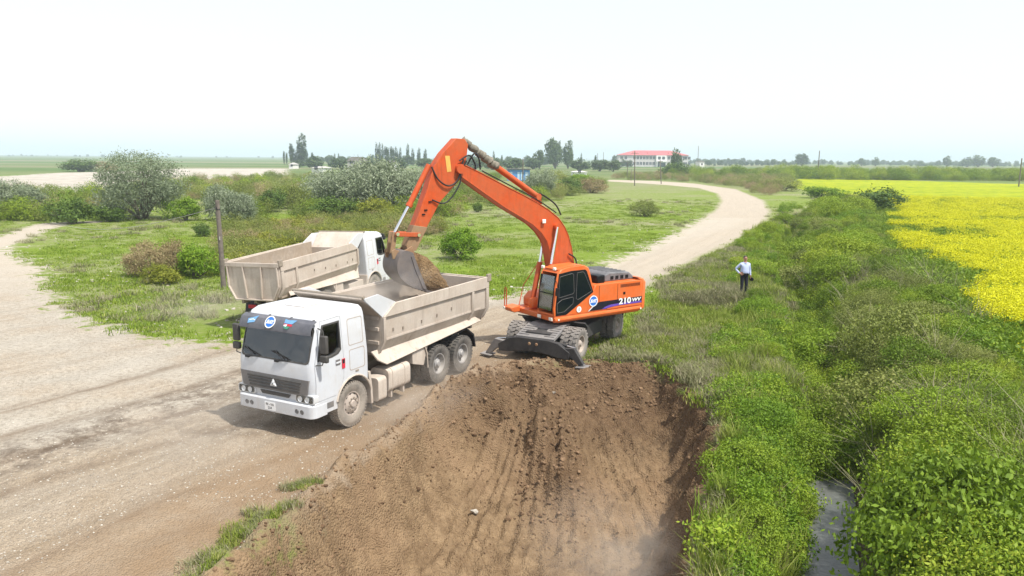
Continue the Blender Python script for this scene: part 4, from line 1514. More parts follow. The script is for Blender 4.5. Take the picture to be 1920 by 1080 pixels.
# cab: side profile hull, glazing set in black frames
cabp = [(1.55, 1.42), (1.57, 1.70), (1.50, 2.45), (1.40, 2.86), (1.28, 2.99), (.90, 3.05), (.24, 3.07), (.06, 2.98), (-.02, 2.80), (-.20, 2.15), (-.20, 1.42)]
hull = MB().prism(cabp, .33, 1.248)
inn = MB().prism([(1.80, 1.50), (1.80, 2.78), (1.20, 2.90), (.16, 2.92), (-.10, 2.15), (-.10, 1.50)], .40, 1.18)
cabm = boolean(hull, [inn])
co = mesh_obj('operator_cab', cabm, M_orange, exc)
co.data.transform(MU)
bv = co.modifiers.new('bevel', 'BEVEL')
bv.width = .035
bv.segments = 2
bv.limit_method = 'ANGLE'
bv.angle_limit = R(50)
up(MB().prism([(1.568, 1.62), (1.515, 2.30), (1.425, 2.77), (1.405, 2.77), (1.495, 2.30), (1.548, 1.62)], .42, 1.16), 'front_window', M_front, co)
for a, b in (((1.575, 1.60), (1.43, 2.78)),):
    for y in (.41, 1.17):
        up(MB().bar((a[0], y, a[1]), (b[0] + .01, y, b[1]), .05, .04), 'window_frame', M_trim, co, bevel=.006)
up(MB().bar((1.525, .40, 2.18), (1.525, 1.18, 2.18), .03, .035), 'window_frame', M_trim, co, bevel=.005)
door = decal('cab_door', [(1.36, 2.86), (.84, 2.925), (.22, 2.93), (.14, 2.86), (-.17, 2.12), (.98, 1.46), (1.05, 1.44), (1.47, 1.44), (1.48, 1.75)], M_trim, .002, 1.247)
for pts in ([(1.32, 2.76), (.80, 2.84), (.74, 2.80), (.70, 2.20), (.76, 2.14), (1.33, 2.06), (1.37, 2.10)], [(.58, 2.84), (.32, 2.86), (.25, 2.80), (-.08, 2.16), (.52, 1.92), (.60, 1.96)],
            [(1.42, 1.86), (1.22, 1.98), (.76, 2.03), (.72, 1.98), (.74, 1.80), (1.12, 1.56), (1.40, 1.54)]):
    decal('cab_window', pts, M_cabglass, .010, 1.247)
    # thin pale seal round the pane
    seal = MB()
    for i in range(len(pts)):
        a, b = pts[i], pts[(i + 1) % len(pts)]
        seal.bar((a[0], 1.261, a[1]), (b[0], 1.261, b[1]), .006, .012, (0, 1, 0))
    up(seal, 'window_seal', M_deck, door)
up(MB().bb((1.42, 1.25, 2.02), (1.36, 1.29, 2.22)), 'door_handle', M_ink, door, bevel=.01)
m = MB()
m.prism([(1.34, 3.00), (.90, 3.075), (.30, 3.09), (.30, 3.06), (.90, 3.045), (1.34, 2.98)], .45, 1.13)
up(m, 'roof_panel', M_orange, bevel=.01)
m = MB()
m.box((.55, .79, 1.72), (.5, .5, .16))
m.box((.30, .79, 2.10), (.14, .48, .66))
up(m, 'operator_seat', M_interior, bevel=.04)
up(MB().bb((1.18, .6, 1.5), (1.32, 1.0, 2.05)), 'control_console', M_interior, bevel=.03)
for y in (.46, 1.10):
    m = MB()
    m.box((1.43, y, 3.02), (.07, .13, .10))
    up(m, 'work_lamp', M_lamp, bevel=.02)
    m = MB()
    m.box((1.56, y, 1.33), (.05, .17, .11))
    up(m, 'headlamp', M_lamp, bevel=.012)
m = MB()
m.tube([(1.46, 1.22, 2.62), (1.52, 1.36, 2.60), (1.50, 1.38, 2.35)], .012, 6)
m.box((1.50, 1.38, 2.28), (.06, .16, .26))
up(m, 'cab_mirror', M_ink)
# right front: steps, tank, rails
m = MB()
m.prism([(1.02, 1.42), (1.02, 1.70), (.80, 1.90), (.05, 1.95), (.05, 1.42)], -1.24, -.50)
up(m, 'fuel_tank_body', M_orange, bevel=.04)
m = MB()
m.prism([(1.92, 1.36), (1.92, 1.46), (1.50, 1.50), (1.50, 1.28), (1.75, 1.26)], -1.22, -.72)
up(m, 'tool_box', M_orange, bevel=.03)
up(MB().bb((1.925, -1.18, 1.365), (1.955, -1.06, 1.455)), 'headlamp', M_lamp, bevel=.01)
m = MB()
m.tube([(1.86, -1.20, 1.44), (1.86, -1.20, 2.08), (1.86, -1.14, 2.13), (1.86, -1.08, 2.08), (1.86, -1.08, 1.44)], .018, 6)
up(m, 'hand_rail', M_boomor)
m = MB()
m.tube([(1.52, -.80, 1.46), (1.25, -.90, 2.20), (.55, -.95, 2.95), (.15, -.95, 2.95), (.15, -.95, 2.05)], .016, 6)
up(m, 'hand_rail', M_boomor)
m = MB()
m.lathe([(.001, .30), (.16, .27), (.22, .16), (.22, 0)], c=(1.10, -.30, 1.62), axis='x', seg=18)
m.lathe([(.22, 0), (.22, -.4)], c=(1.10, -.30, 1.62), axis='x', seg=18)
up(m, 'swing_motor', M_orange)

# --- boom, arm, bucket (side profiles in x, z)
YB = -.06
hi = catmull([(-.08, 1.72), (-.18, 2.30), (-.18, 3.02), (.07, 3.95), (.55, 4.62), (1.47, 5.17), (2.6, 5.67), (3.70, 6.16), (4.45, 6.46)])
lo = catmull([(4.58, 6.14), (4.16, 5.88), (2.74, 5.02), (1.64, 4.44), (1.02, 3.84), (.80, 3.08), (.55, 2.2), (.36, 1.70)])
m = MB()
m.prism(hi + lo, YB - .20, YB + .20)
boom = up(m, 'boom', M_boomor, bevel=.012)
m = MB()
for s in (1, -1):
    for path in (hi, lo):
        m.tube([(p[0], YB + s * .203, p[1]) for p in path[::3]], .016, 5)
build_each(m.xf(MU), 'flange_weld', M_boomor, boom)
for s in (1, -1):
    m = MB()
    m.cyl((4.52, YB + s * .16, 6.30), (4.52, YB + s * .30, 6.30), .15, seg=20)
    m.cyl((.68, YB + s * .20, 4.32), (.68, YB + s * .36, 4.32), .10, seg=16)
    build_each(m.xf(MU), 'boom_boss', M_boomor, boom)
    m = MB()
    m.cyl((1.22, YB + s * .33, 1.72), (.92, YB + s * .33, 3.05), .095, seg=16)
    up(m, 'boom_cylinder', M_boomor)
    m = MB()
    m.cyl((.92, YB + s * .33, 3.05), (.68, YB + s * .33, 4.32), .052, seg=14)
    up(m, 'cylinder_rod', M_rod)
up(MB().box((1.22, YB + .27, 4.53), (.14, .06, .14)), 'boom_lamp', M_lamp, boom, bevel=.02)
armL = [(4.62, 7.24), (4.30, 7.22), (4.18, 7.06), (4.24, 6.62), (4.34, 6.28), (4.42, 6.02), (4.72, 5.74), (5.19, 5.30), (5.62, 4.62), (6.06, 3.84), (6.34, 3.80), (6.38, 3.98), (6.00, 4.85), (5.64, 5.72), (5.42, 6.36), (5.10, 6.78)]
m = MB()
m.prism(armL, YB - .165, YB + .165)
arm = up(m, 'arm', M_boomor, bevel=.015)
m = MB()
m.prism([(5.66, 4.52), (6.06, 3.82), (6.34, 3.78), (6.40, 3.98), (6.13, 4.60)], YB - .172, YB + .172)
up(m, 'arm_mud', M_armlow, arm, bevel=.01)
up(MB().prism([(5.02, 6.70), (4.86, 6.70), (4.80, 6.22), (4.95, 6.20)], YB + .164, YB + .170), 'warning_plate', M_yel, arm)
for x, z in ((5.35, 5.30), (5.50, 5.05), (5.58, 4.92)):
    up(MB().box((x + .22, YB + .18, z), (.10, .03, .04)), 'hose_clip', M_trim, arm)
# arm cylinder with its canvas sleeve
m = MB()
m.cyl((1.36, YB, 5.38), (3.05, YB, 6.38), .105, seg=18)
m.cyl((1.36, YB - .16, 5.36), (1.36, YB + .16, 5.36), .11, seg=14)
up(m, 'arm_cylinder', M_boomor)
m = MB()
path, rad = [], []
for k in range(37):
    f = k / 36
    path.append((3.0 + 1.30 * f, YB + .02 * math.sin(k * 1.7), 6.35 + .86 * f + .025 * math.sin(k * .9)))
    rad.append(.085 + .045 * abs(math.sin(k * 1.35)) * (0.5 + rng.random() * .7) + .03 * (1 - f))
m.tube(path, rad, 12)
up(m, 'canvas_sleeve', M_wrap, smooth=60)
m = MB()
m.prism([(1.20, 5.10), (1.52, 5.24), (1.42, 5.46), (1.30, 5.46)], YB - .13, YB + .13)
up(m, 'cylinder_bracket', M_boomor, boom, bevel=.01)
# bucket cylinder, links
m = MB()
m.cyl((5.50, YB, 6.42), (6.20, YB, 5.20), .085, seg=16)
m.cyl((6.17, YB, 5.25), (6.22, YB, 5.16), .105, seg=16)
up(m, 'bucket_cylinder', M_boomor)
m = MB()
m.cyl((6.20, YB, 5.20), (6.72, YB, 4.36), .05, seg=14)
up(m, 'cylinder_rod', M_rod)
for s in (1, -1):
    m = MB()
    m.bar((6.78, YB + s * .21, 4.36), (5.94, YB + s * .21, 4.30), .05, .13, (0, 0, 1))
    up(m, 'side_link', M_boomor, bevel=.01)
    m = MB()
    m.bar((6.76, YB + s * .12, 4.42), (6.86, YB + s * .12, 3.78), .06, .15, (1, 0, 0))
    up(m, 'bucket_link', M_armlow, bevel=.01)
    for x, z in ((6.72, 4.36), (6.00, 4.30)):
        up(MB().cyl((x, YB + s * .20, z), (x, YB + s * .26, z), .055, seg=14), 'link_pin', M_rod)
# bucket: curved shell between two side plates
back = catmull([(6.34, 3.80), (6.62, 3.88), (6.82, 3.68), (6.88, 3.32), (6.72, 3.01), (6.32, 2.72), (5.87, 2.58)], 5)
HB = .47
m = MB()
n_ = len(back)
vs_ = []
for y in (YB - HB, YB + HB):
    for p in back:
        vs_.append((p[0], y, p[1]))
ctr = Vector((6.20, 0, 3.25))
inner_ = [(p[0] + (ctr.x - p[0]) * .06, p[1] + (ctr.z - p[1]) * .06) for p in back]
for y in (YB - HB, YB + HB):
    for p in inner_:
        vs_.append((p[0], y, p[1]))
fs_ = []
for i in range(n_ - 1):
    fs_.append((i, i + 1, n_ + i + 1, n_ + i))
    fs_.append((2 * n_ + i, 3 * n_ + i, 3 * n_ + i + 1, 2 * n_ + i + 1))
    fs_.append((i, 2 * n_ + i, 2 * n_ + i + 1, i + 1))
    fs_.append((n_ + i, n_ + i + 1, 3 * n_ + i + 1, 3 * n_ + i))
fs_.append((0, n_, 3 * n_, 2 * n_))
fs_.append((n_ - 1, 3 * n_ - 1, 4 * n_ - 1, 2 * n_ - 1))
m.add(vs_, fs_)
bucket = up(m, 'bucket', M_steel)
for s in (1, -1):
    m = MB()
    m.prism(back + [(5.90, 2.68), (6.12, 3.22), (6.30, 3.68)], YB + s * (HB - .005), YB + s * (HB + .03))
    up(m, 'side_plate', M_steel, bucket, bevel=.006)
    m = MB()
    m.prism([(6.32, 3.72), (6.14, 3.24), (5.90, 2.64), (6.02, 2.66), (6.26, 3.22), (6.42, 3.70)], YB + s * (HB + .03), YB + s * (HB + .05))
    up(m, 'side_cutter', M_steel, bucket, bevel=.006)
    m = MB()
    m.prism([(6.26, 3.98), (6.14, 3.72), (6.40, 3.62), (6.90, 3.62), (6.94, 3.86), (6.82, 3.92), (6.66, 3.84), (6.44, 3.88)], YB + s * .20, YB + s * .26)
    up(m, 'bucket_ear', M_armlow, bucket, bevel=.01)
for k in range(5):
    y = YB - HB + .06 + k * (2 * HB - .12) / 4
    m = MB()
    m.add([(5.92, y - .05, 2.64), (5.92, y + .05, 2.64), (5.92, y + .05, 2.55), (5.92, y - .05, 2.55), (5.64, y - .02, 2.54), (5.64, y + .02, 2.54), (5.64, y + .02, 2.52), (5.64, y - .02, 2.52)],
          [(0, 1, 2, 3), (4, 7, 6, 5), (0, 4, 5, 1), (1, 5, 6, 2), (2, 6, 7, 3), (3, 7, 4, 0)])
    up(m, 'bucket_tooth', M_steel, bucket)
# hoses
for pts, r_ in (([(4.24, YB + .2, 6.42), (4.00, YB + .24, 6.78), (3.82, YB + .22, 6.62), (3.74, YB + .18, 6.28)], .028), ([(4.55, YB + .24, 6.55), (4.22, YB + .28, 6.72), (4.02, YB + .28, 6.50), (3.95, YB + .22, 6.30)], .026),
                ([(5.48, YB + .14, 6.36), (5.30, YB + .22, 5.98), (4.95, YB + .24, 5.78), (4.62, YB + .24, 5.95), (4.48, YB + .24, 6.35), (4.40, YB + .24, 6.60)], .026),
                ([(5.50, YB + .2, 5.36), (5.15, YB + .24, 5.24), (4.85, YB + .26, 5.42), (4.55, YB + .26, 5.85), (4.50, YB + .26, 6.20), (4.30, YB + .26, 6.55)], .024),
                ([(1.30, YB + .1, 5.48), (.95, YB + .12, 5.30), (.62, YB + .16, 5.05), (.42, YB + .18, 4.72)], .028), ([(.10, YB + .26, 3.35), (-.18, YB + .30, 3.15), (-.22, YB + .30, 2.7), (-.15, YB + .28, 2.3)], .026),
                ([(3.65, YB + .14, 6.24), (2.6, YB + .14, 5.78), (1.5, YB + .14, 5.30), (.60, YB + .14, 4.80)], .022)):
    c2 = [Vector(p) for p in pts]
    sm = []
    for i in range(len(c2) - 1):
        p0, p1, p2, p3 = c2[max(0, i - 1)], c2[i], c2[i + 1], c2[min(len(c2) - 1, i + 2)]
        for k in range(6):
            u = k / 6
            sm.append(0.5 * ((2 * p1) + (p2 - p0) * u + (2 * p0 - 5 * p1 + 4 * p2 - p3) * u * u + (3 * p1 - p0 - 3 * p2 + p3) * u ** 3))
    sm.append(c2[-1])
    up(MB().tube(sm, r_, 7), 'hydraulic_hose', M_hose, smooth=60)


# soil heaped in the bucket and spilling from its mouth
def scoop_fn(u, v):
    a = u * math.pi
    y = YB + (v * 2 - 1) * (HB - .03)
    w = 1 - (v * 2 - 1) ** 4
    # profile from the mouth's top, bulging out and down to the lip
    prof = [(6.40, 3.74), (6.08, 3.78), (5.68, 3.58), (5.28, 3.20), (5.02, 2.72), (5.00, 2.46), (5.60, 2.52), (6.30, 2.80), (6.66, 3.1), (6.66, 3.5), (6.40, 3.74)]
    f = u * (len(prof) - 1)
    i = min(int(f), len(prof) - 2)
    f -= i
    x = prof[i][0] * (1 - f) + prof[i + 1][0] * f
    z = prof[i][1] * (1 - f) + prof[i + 1][1] * f
    k = (1 - abs(v * 2 - 1) ** 5) ** .5
    x = 6.1 + (x - 6.1) * k
    z = 3.05 + (z - 3.05) * k
    if u < .55:
        nn = .11 * float(fbm(np.array(y * 4 + u * 9), np.array(u * 13.0), 77, 4, .6))
        x += nn
        z += nn * .6
    return (x, y, z)


sc = heap('bucket_soil', 80, 30, scoop_fn, M_soil)
sc.location = (EXC[0], EXC[1], 0)
sc.rotation_euler = (0, 0, EXC[3])
tag(sc, 'clod of brown soil heaped in the raised excavator bucket', 'soil')
# ------------------------------------------------------------------ the man on the bank
M_skin = solid('skin', (0.42, 0.22, 0.15), 0.55, var=0.08)
M_shirt = solid('pale_blue_shirt', (0.44, 0.51, 0.74), 0.8, var=0.10, scale=5)
M_trouser = solid('navy_trousers', (0.016, 0.017, 0.030), 0.8, var=0.25)
M_hair = solid('short_dark_hair', (0.06, 0.05, 0.045), 0.8)
M_shoe = solid('black_shoes', (0.015, 0.014, 0.014), 0.4)
PX, PY = ray_ground(1393, 562)
PZ = float(height(np.array([PX]), np.array([PY]))[0])
man = empty('person', (PX, PY, PZ), (0, 0, R(180 + 8)), 'man in pale blue shirt and dark trousers holding a black cap', 'person')
man.scale = (1.04, 1.04, 1.06)


def skin_mesh(name, verts, edges, radii, root_i, levels=2):
    me = bpy.data.meshes.new(name)
    me.from_pydata([Vector(v) for v in verts], edges, [])
    o = bpy.data.objects.new(name, me)
    COL.objects.link(o)
    o.modifiers.new('s', 'SKIN').use_smooth_shade = True
    for i, r_ in enumerate(radii):
        sv = me.skin_vertices[0].data[i]
        sv.radius = r_ if isinstance(r_, tuple) else (r_, r_)
        sv.use_root = (i == root_i)
    sb = o.modifiers.new('d', 'SUBSURF')
    sb.levels = sb.render_levels = levels
    dg = bpy.context.evaluated_depsgraph_get()
    res = bpy.data.meshes.new_from_object(o.evaluated_get(dg))
    bpy.data.objects.remove(o)
    return res


# local frame: +y is the way he faces, +x is his right-hand side seen from him reversed (his left is -x after facing)
B = {}
sk = [('pelvis', (0, 0, .95), (.190, .145)), ('belly', (0, .04, 1.10), (.215, .185)), ('chest', (0, .02, 1.30), (.215, .150)), ('upchest', (0, 0, 1.42), (.165, .110)), ('neck', (0, .01, 1.52), (.060, .060)), ('head0', (0, .02, 1.60), (.072, .085)), ('head1', (0, .02, 1.70), (.080, .095)), ('head2', (0, .01, 1.77), (.060, .075)),
      ('hipL', (-.10, 0, .90), (.105, .115)), ('kneeL', (-.10, .02, .50), (.072, .076)), ('ankL', (-.11, -.02, .10), (.052, .058)), ('heelL', (-.11, -.01, .05), (.045, .05)), ('toeL', (-.13, .17, .04), (.042, .035)),
      ('hipR', (.10, 0, .90), (.105, .115)), ('kneeR', (.11, .02, .50), (.072, .076)), ('ankR', (.12, -.02, .10), (.052, .058)), ('heelR', (.12, -.01, .05), (.045, .05)), ('toeR', (.15, .17, .04), (.042, .035)),
      ('shL', (-.20, 0, 1.42), .075), ('elL', (-.40, -.10, 1.20), .056), ('wrL', (-.26, .06, 1.02), .040), ('haL', (-.20, .11, 1.00), .036),
      ('shR', (.20, 0, 1.42), .075), ('elR', (.27, -.03, 1.15), .056), ('wrR', (.27, .05, .92), .040), ('haR', (.265, .07, .85), .034)]
sk = [(a, (-b[0], b[1], b[2]), c) for a, b, c in sk]
names = [a[0] for a in sk]
ed = [('pelvis', 'belly'), ('belly', 'chest'), ('chest', 'upchest'), ('upchest', 'neck'), ('neck', 'head0'), ('head0', 'head1'), ('head1', 'head2'), ('pelvis', 'hipL'), ('hipL', 'kneeL'), ('kneeL', 'ankL'), ('ankL', 'heelL'), ('heelL', 'toeL'),
      ('pelvis', 'hipR'), ('hipR', 'kneeR'), ('kneeR', 'ankR'), ('ankR', 'heelR'), ('heelR', 'toeR'), ('upchest', 'shL'), ('shL', 'elL'), ('elL', 'wrL'), ('wrL', 'haL'), ('upchest', 'shR'), ('shR', 'elR'), ('elR', 'wrR'), ('wrR', 'haR')]
bm_ = skin_mesh('body', [a[1] for a in sk], [(names.index(a), names.index(b)) for a, b in ed], [a[2] for a in sk], 0)
for mt in (M_skin, M_shirt, M_trouser, M_shoe):
    bm_.materials.append(mt)
for p in bm_.polygons:
    c = p.center
    hand = (c - Vector((.20, .11, 1.0))).length < .10 or (c - Vector((-.265, .07, .85))).length < .085
    if c.z > 1.505 or hand: k = 0
    elif c.z > 1.01 or (abs(c.x) > .22 and c.z > .86): k = 1
    elif c.z > .095: k = 2
    else: k = 3
    p.material_index = k
    p.use_smooth = True
link(bpy.data.objects.new('body', bm_), man)
# clothing edges and head details
m = MB()
m.lathe([(.205, -.02), (.213, -.02), (.213, .02), (.205, .02)], c=(0, 0, 0), axis='z', seg=24, closed=True)
m.xf(Matrix.Translation((0, .015, 1.015)) @ Matrix.Diagonal((1.02, .82, 1, 1)))
m.build('belt', M_shoe, man)
m = MB()
m.tube([(-.075, .03, 1.515), (-.06, .085, 1.50), (0, .12, 1.465), (.06, .085, 1.50), (.075, .03, 1.515), (.06, -.05, 1.53), (-.06, -.05, 1.53), (-.075, .03, 1.515)], .018, 6)
m.build('collar', M_shirt, man)
m = MB()
m.lathe([(.001, .115), (.05, .105), (.082, .06), (.092, .0), (.088, -.03)], c=(0, -.015, 1.70), axis='z', seg=18)
m.xf(Matrix.Translation((0, -.005, 0)))
m.build('hair', M_hair, man)
m = MB()
m.add([(-.012, .108, 1.685), (.012, .108, 1.685), (0, .100, 1.73), (-.016, .112, 1.67), (.016, .112, 1.67), (0, .135, 1.672), (0, .11, 1.66)], [(0, 1, 2), (0, 2, 5, 3), (1, 4, 5, 2), (3, 5, 6), (4, 6, 5)])
m.build('nose', M_skin, man)
m = MB()
for s in (-1, 1):
    m.lathe([(.001, .012), (.012, .006), (.014, 0)], c=(s * .034, .098, 1.715), axis='y', seg=8)
build_each(m, 'eye', M_ink, man)
MB().box((0, .105, 1.637), (.05, .012, .012)).build('mouth', M_hair, man, .004)
m = MB()
for s in (-1, 1):
    m.box((s * .088, .01, 1.69), (.018, .045, .065))
build_each(m, 'ear', M_skin, man, .012)
for side, root_, pts in (('l', (.20, .11, 1.00), 1), ('r', (-.265, .07, .85), -1)):
    m = MB()
    for k in range(4):
        if side == 'l':
            a = Vector(root_) + Vector((-.015, .0, .025 - .018 * k))
            m.tube([a, a + Vector((-.035, .015, -.01)), a + Vector((-.055, .0, -.02))], [.011, .010, .008], 6)
        else:
            a = Vector(root_) + Vector((0, .025 - .018 * k, -.02))
            m.tube([a, a + Vector((-.008, .0, -.045)), a + Vector((.012, .0, -.075))], [.011, .010, .008], 6)
    a = Vector(root_)
    m.tube([a + Vector((0, .02, .0)), a + Vector((0, .05, -.02)), a + Vector((.01, .055, -.05))], [.012, .011, .009], 6)
    build_each(m, 'finger', M_skin, man)
# peaked cap in his left hand
cap = empty('cap', (0, 0, 0), label='black peaked cap held in the standing man\'s hand', cat='cap')
cap.matrix_world = Matrix.Translation((PX, PY, PZ)) @ Matrix.Rotation(R(180 + 8), 4, 'Z') @ Matrix.Translation((-.296, .094, .80)) @ Matrix.Rotation(R(-80), 4, 'Y') @ Matrix.Rotation(R(20), 4, 'X')
m = MB()
m.lathe([(.001, .10), (.06, .09), (.095, .05), (.10, 0), (.094, 0), (.088, .045), (.055, .08), (.001, .09)], axis='z', seg=20)
m.build('crown', M_ink, cap)
m = MB()
m.prism([(.08 * math.cos(R(a)), .09 + .09 * math.sin(R(a))) for a in range(0, 181, 20)] + [(-.085, .03), (.085, .03)], 0.0, .008, 'xy')
m.build('peak', M_ink, cap)
# ------------------------------------------------------------------ foliage shapes
def unit(v):
    return v / (np.linalg.norm(v, axis=-1, keepdims=True) + 1e-9)


def leaf_quads(C, Nn, size, aspect, tint, T=None):
    """rhombic leaves: centres C, normals Nn, half length size"""
    n = len(C)
    rnd = unit(rng.normal(size=(n, 3))) if T is None else T
    t_ = unit(rnd - Nn * np.sum(rnd * Nn, -1, keepdims=True))
    b_ = np.cross(Nn, t_)
    s = size[:, None]
    w = s * aspect
    V = np.stack([C - t_ * s, C + b_ * w, C + t_ * s, C - b_ * w], 1).reshape(-1, 3)
    Q = np.arange(4 * n).reshape(n, 4)
    return V, Q, np.repeat(tint, 4)


def crown_points(nclump, per, rad, zc, seed, cl_r=0.2, hollow=0.45, zmin=-0.8, lobes=7, lob=0.30):
    g = np.random.default_rng(seed)
    d = unit(g.normal(size=(nclump * 3, 3)))
    d = d[d[:, 2] > zmin][:nclump]
    ld = unit(g.normal(size=(lobes, 3)))
    la = g.uniform(-lob, lob, lobes)
    lump = 1 + np.sum(la * np.clip(d @ ld.T, 0, 1) ** 3, 1)
    r_ = (hollow + (1 - hollow) * g.random(len(d)) ** 0.6) * lump
    cc = d * r_[:, None]
    ct = g.random(len(d))
    cl = cc.repeat(per, 0) + g.normal(size=(len(d) * per, 3)) * cl_r * g.uniform(.6, 1.3, len(d)).repeat(per)[:, None]
    return cl * np.array(rad) + np.array([0, 0, zc]), cc * np.array(rad) + np.array([0, 0, zc]), ct.repeat(per)


def crown_mesh(name, mat, nclump, per, rad, zc, leaf, seed, cl_r=0.2, hollow=0.45, aspect=0.5, outward=0.6, zmin=-0.8, lob=0.3, droop=0.0, clump_tint=0.5):
    g = np.random.default_rng(seed + 1)
    C, cc, ct = crown_points(nclump, per, rad, zc, seed, cl_r, hollow, zmin, lob=lob)
    k = C[:, 2] > 0.02
    C, ct = C[k], ct[k]
    n = len(C)
    out = unit(C - np.array([0, 0, zc * .6]))
    Nn = unit(out * outward + np.array([0, 0, .35]) + g.normal(size=(n, 3)) * .75)
    T = unit(g.normal(size=(n, 3)) + np.array([0, 0, -droop]) + out * .4)
    tint = np.clip(ct * clump_tint + g.random(n) * (1 - clump_tint), 0, 1)
    V, Q, tt = leaf_quads(C, Nn, leaf * g.uniform(.6, 1.4, n), aspect, tint, T)
    return np_mesh(name, V, Q, mat, {'tint': tt}, smooth=False), cc


def stems_mb(cc, base_r, seed, n=14, z0=-.1, spread=.25, seg=6):
    """tapered trunk splitting into limbs that reach towards the clumps"""
    g = np.random.default_rng(seed)
    m_ = MB()
    pick = cc[g.permutation(len(cc))[:n]]
    for p in pick:
        b = Vector((g.normal() * spread * .3, g.normal() * spread * .3, z0))
        q = Vector(p)
        mid = b.lerp(q, .45) + Vector((g.normal() * spread * .5, g.normal() * spread * .5, (q - b).length * .10))
        m_.tube([b, b.lerp(mid, .5), mid, mid.lerp(q, .6), q], [base_r, base_r * .8, base_r * .55, base_r * .3, base_r * .08], seg, cap=False)
    return m_


def blades_mesh(name, mat, n, R_, h, w, seed, lean=0.5, seeds=0, tint=(0, 1)):
    """patch of grass blades, each bent over in two steps"""
    g = np.random.default_rng(seed)
    a = g.uniform(0, 2 * np.pi, n)
    rr = R_ * np.sqrt(g.random(n))
    B0 = np.stack([rr * np.cos(a), rr * np.sin(a), np.full(n, -.03)], 1)
    hh = h * g.uniform(.45, 1.25, n)
    th = g.uniform(0, 2 * np.pi, n)
    ln = lean * g.uniform(.2, 1.3, n) * hh
    D = np.stack([np.cos(th), np.sin(th), np.zeros(n)], 1)
    S = np.stack([-np.sin(th), np.cos(th), np.zeros(n)], 1) * (w * g.uniform(.6, 1.4, n))[:, None]
    M1 = B0 + D * (ln * .35)[:, None] + np.array([0, 0, 1.]) * (hh * .62)[:, None]
    T1 = B0 + D * ln[:, None] + np.array([0, 0, 1.]) * hh[:, None]
    V = np.stack([B0 - S, B0 + S, M1 + S * .8, M1 - S * .8, T1 + S * .15, T1 - S * .15], 1).reshape(-1, 3)
    i = np.arange(n) * 6
    Q = np.concatenate([np.stack([i, i + 1, i + 2, i + 3], 1), np.stack([i + 3, i + 2, i + 4, i + 5], 1)])
    tt = np.repeat(g.uniform(tint[0], tint[1], n), 6)
    return V, Q, tt


def merge(parts):
    V, Q, T, o = [], [], [], 0
    for v, q, t_ in parts:
        V.append(v)
        Q.append(q + o)
        T.append(t_)
        o += len(v)
    return np.concatenate(V), np.concatenate(Q), np.concatenate(T)


def proto(name, me):
    return bpy.data.objects.new(name, me)           # a shape for scattering; itself not part of the scene


def scatter(name, pts, protos, smin, smax, seed=0, tilt=0.12, kind='stuff', label=None, cat=None, sizes=None, yaw=None):
    """one object that carries many small plants or stones, placed as instances on its points"""
    g = np.random.default_rng(seed)
    pts = np.asarray(pts, float)
    n = len(pts)
    me = bpy.data.meshes.new(name)
    me.vertices.add(n)
    me.vertices.foreach_set('co', pts.astype(np.float32).ravel())
    rot = np.stack([g.normal(size=n) * tilt, g.normal(size=n) * tilt, g.uniform(0, 2 * np.pi, n) if yaw is None else yaw], 1)
    s = g.uniform(smin, smax, n) if sizes is None else sizes
    scl = np.stack([s * g.uniform(.85, 1.15, n), s * g.uniform(.85, 1.15, n), s * g.uniform(.8, 1.2, n)], 1)
    for an, av in (('rot', rot), ('scl', scl)):
        at_ = me.attributes.new(an, 'FLOAT_VECTOR', 'POINT')
        at_.data.foreach_set('vector', av.astype(np.float32).ravel())
    at_ = me.attributes.new('vi', 'INT', 'POINT')
    at_.data.foreach_set('value', g.integers(0, len(protos), n).astype(np.int32))
    me.update()
    o = link(bpy.data.objects.new(name, me))
    ng = bpy.data.node_groups.new(name + '_nodes', 'GeometryNodeTree')
    ng.interface.new_socket('Geometry', in_out='INPUT', socket_type='NodeSocketGeometry')
    ng.interface.new_socket('Geometry', in_out='OUTPUT', socket_type='NodeSocketGeometry')
    gi = ng.nodes.new('NodeGroupInput')
    go = ng.nodes.new('NodeGroupOutput')
    ip = ng.nodes.new('GeometryNodeInstanceOnPoints')
    if len(protos) > 1:
        jn = ng.nodes.new('GeometryNodeJoinGeometry')
        ip.inputs['Pick Instance'].default_value = True
    for p in protos:
        oi = ng.nodes.new('GeometryNodeObjectInfo')
        oi.inputs['Object'].default_value = p
        oi.inputs['As Instance'].default_value = True
        ng.links.new(oi.outputs['Geometry'], jn.inputs[0] if len(protos) > 1 else ip.inputs['Instance'])
    if len(protos) > 1:
        ng.links.new(jn.outputs[0], ip.inputs['Instance'])
    for an, ty, sock in (('rot', 'FLOAT_VECTOR', 'Rotation'), ('scl', 'FLOAT_VECTOR', 'Scale'), ('vi', 'INT', 'Instance Index')):
        na = ng.nodes.new('GeometryNodeInputNamedAttribute')
        na.data_type = ty
        na.inputs['Name'].default_value = an
        ng.links.new(na.outputs['Attribute'], ip.inputs[sock])
    ng.links.new(gi.outputs[0], ip.inputs['Points'])
    ng.links.new(ip.outputs[0], go.inputs[0])
    md = o.modifiers.new('scatter', 'NODES')
    md.node_group = ng
    return tag(o, label, cat, None, kind)


def ground_z(x, y):
    x, y = np.asarray(x, float), np.asarray(y, float)
    f = ground_fields(x, y)
    return height(x, y, f), f


def in_view(x, y, pad=3.0):
    return (np.abs(x) < 0.69 * y + pad) & (y > 9)


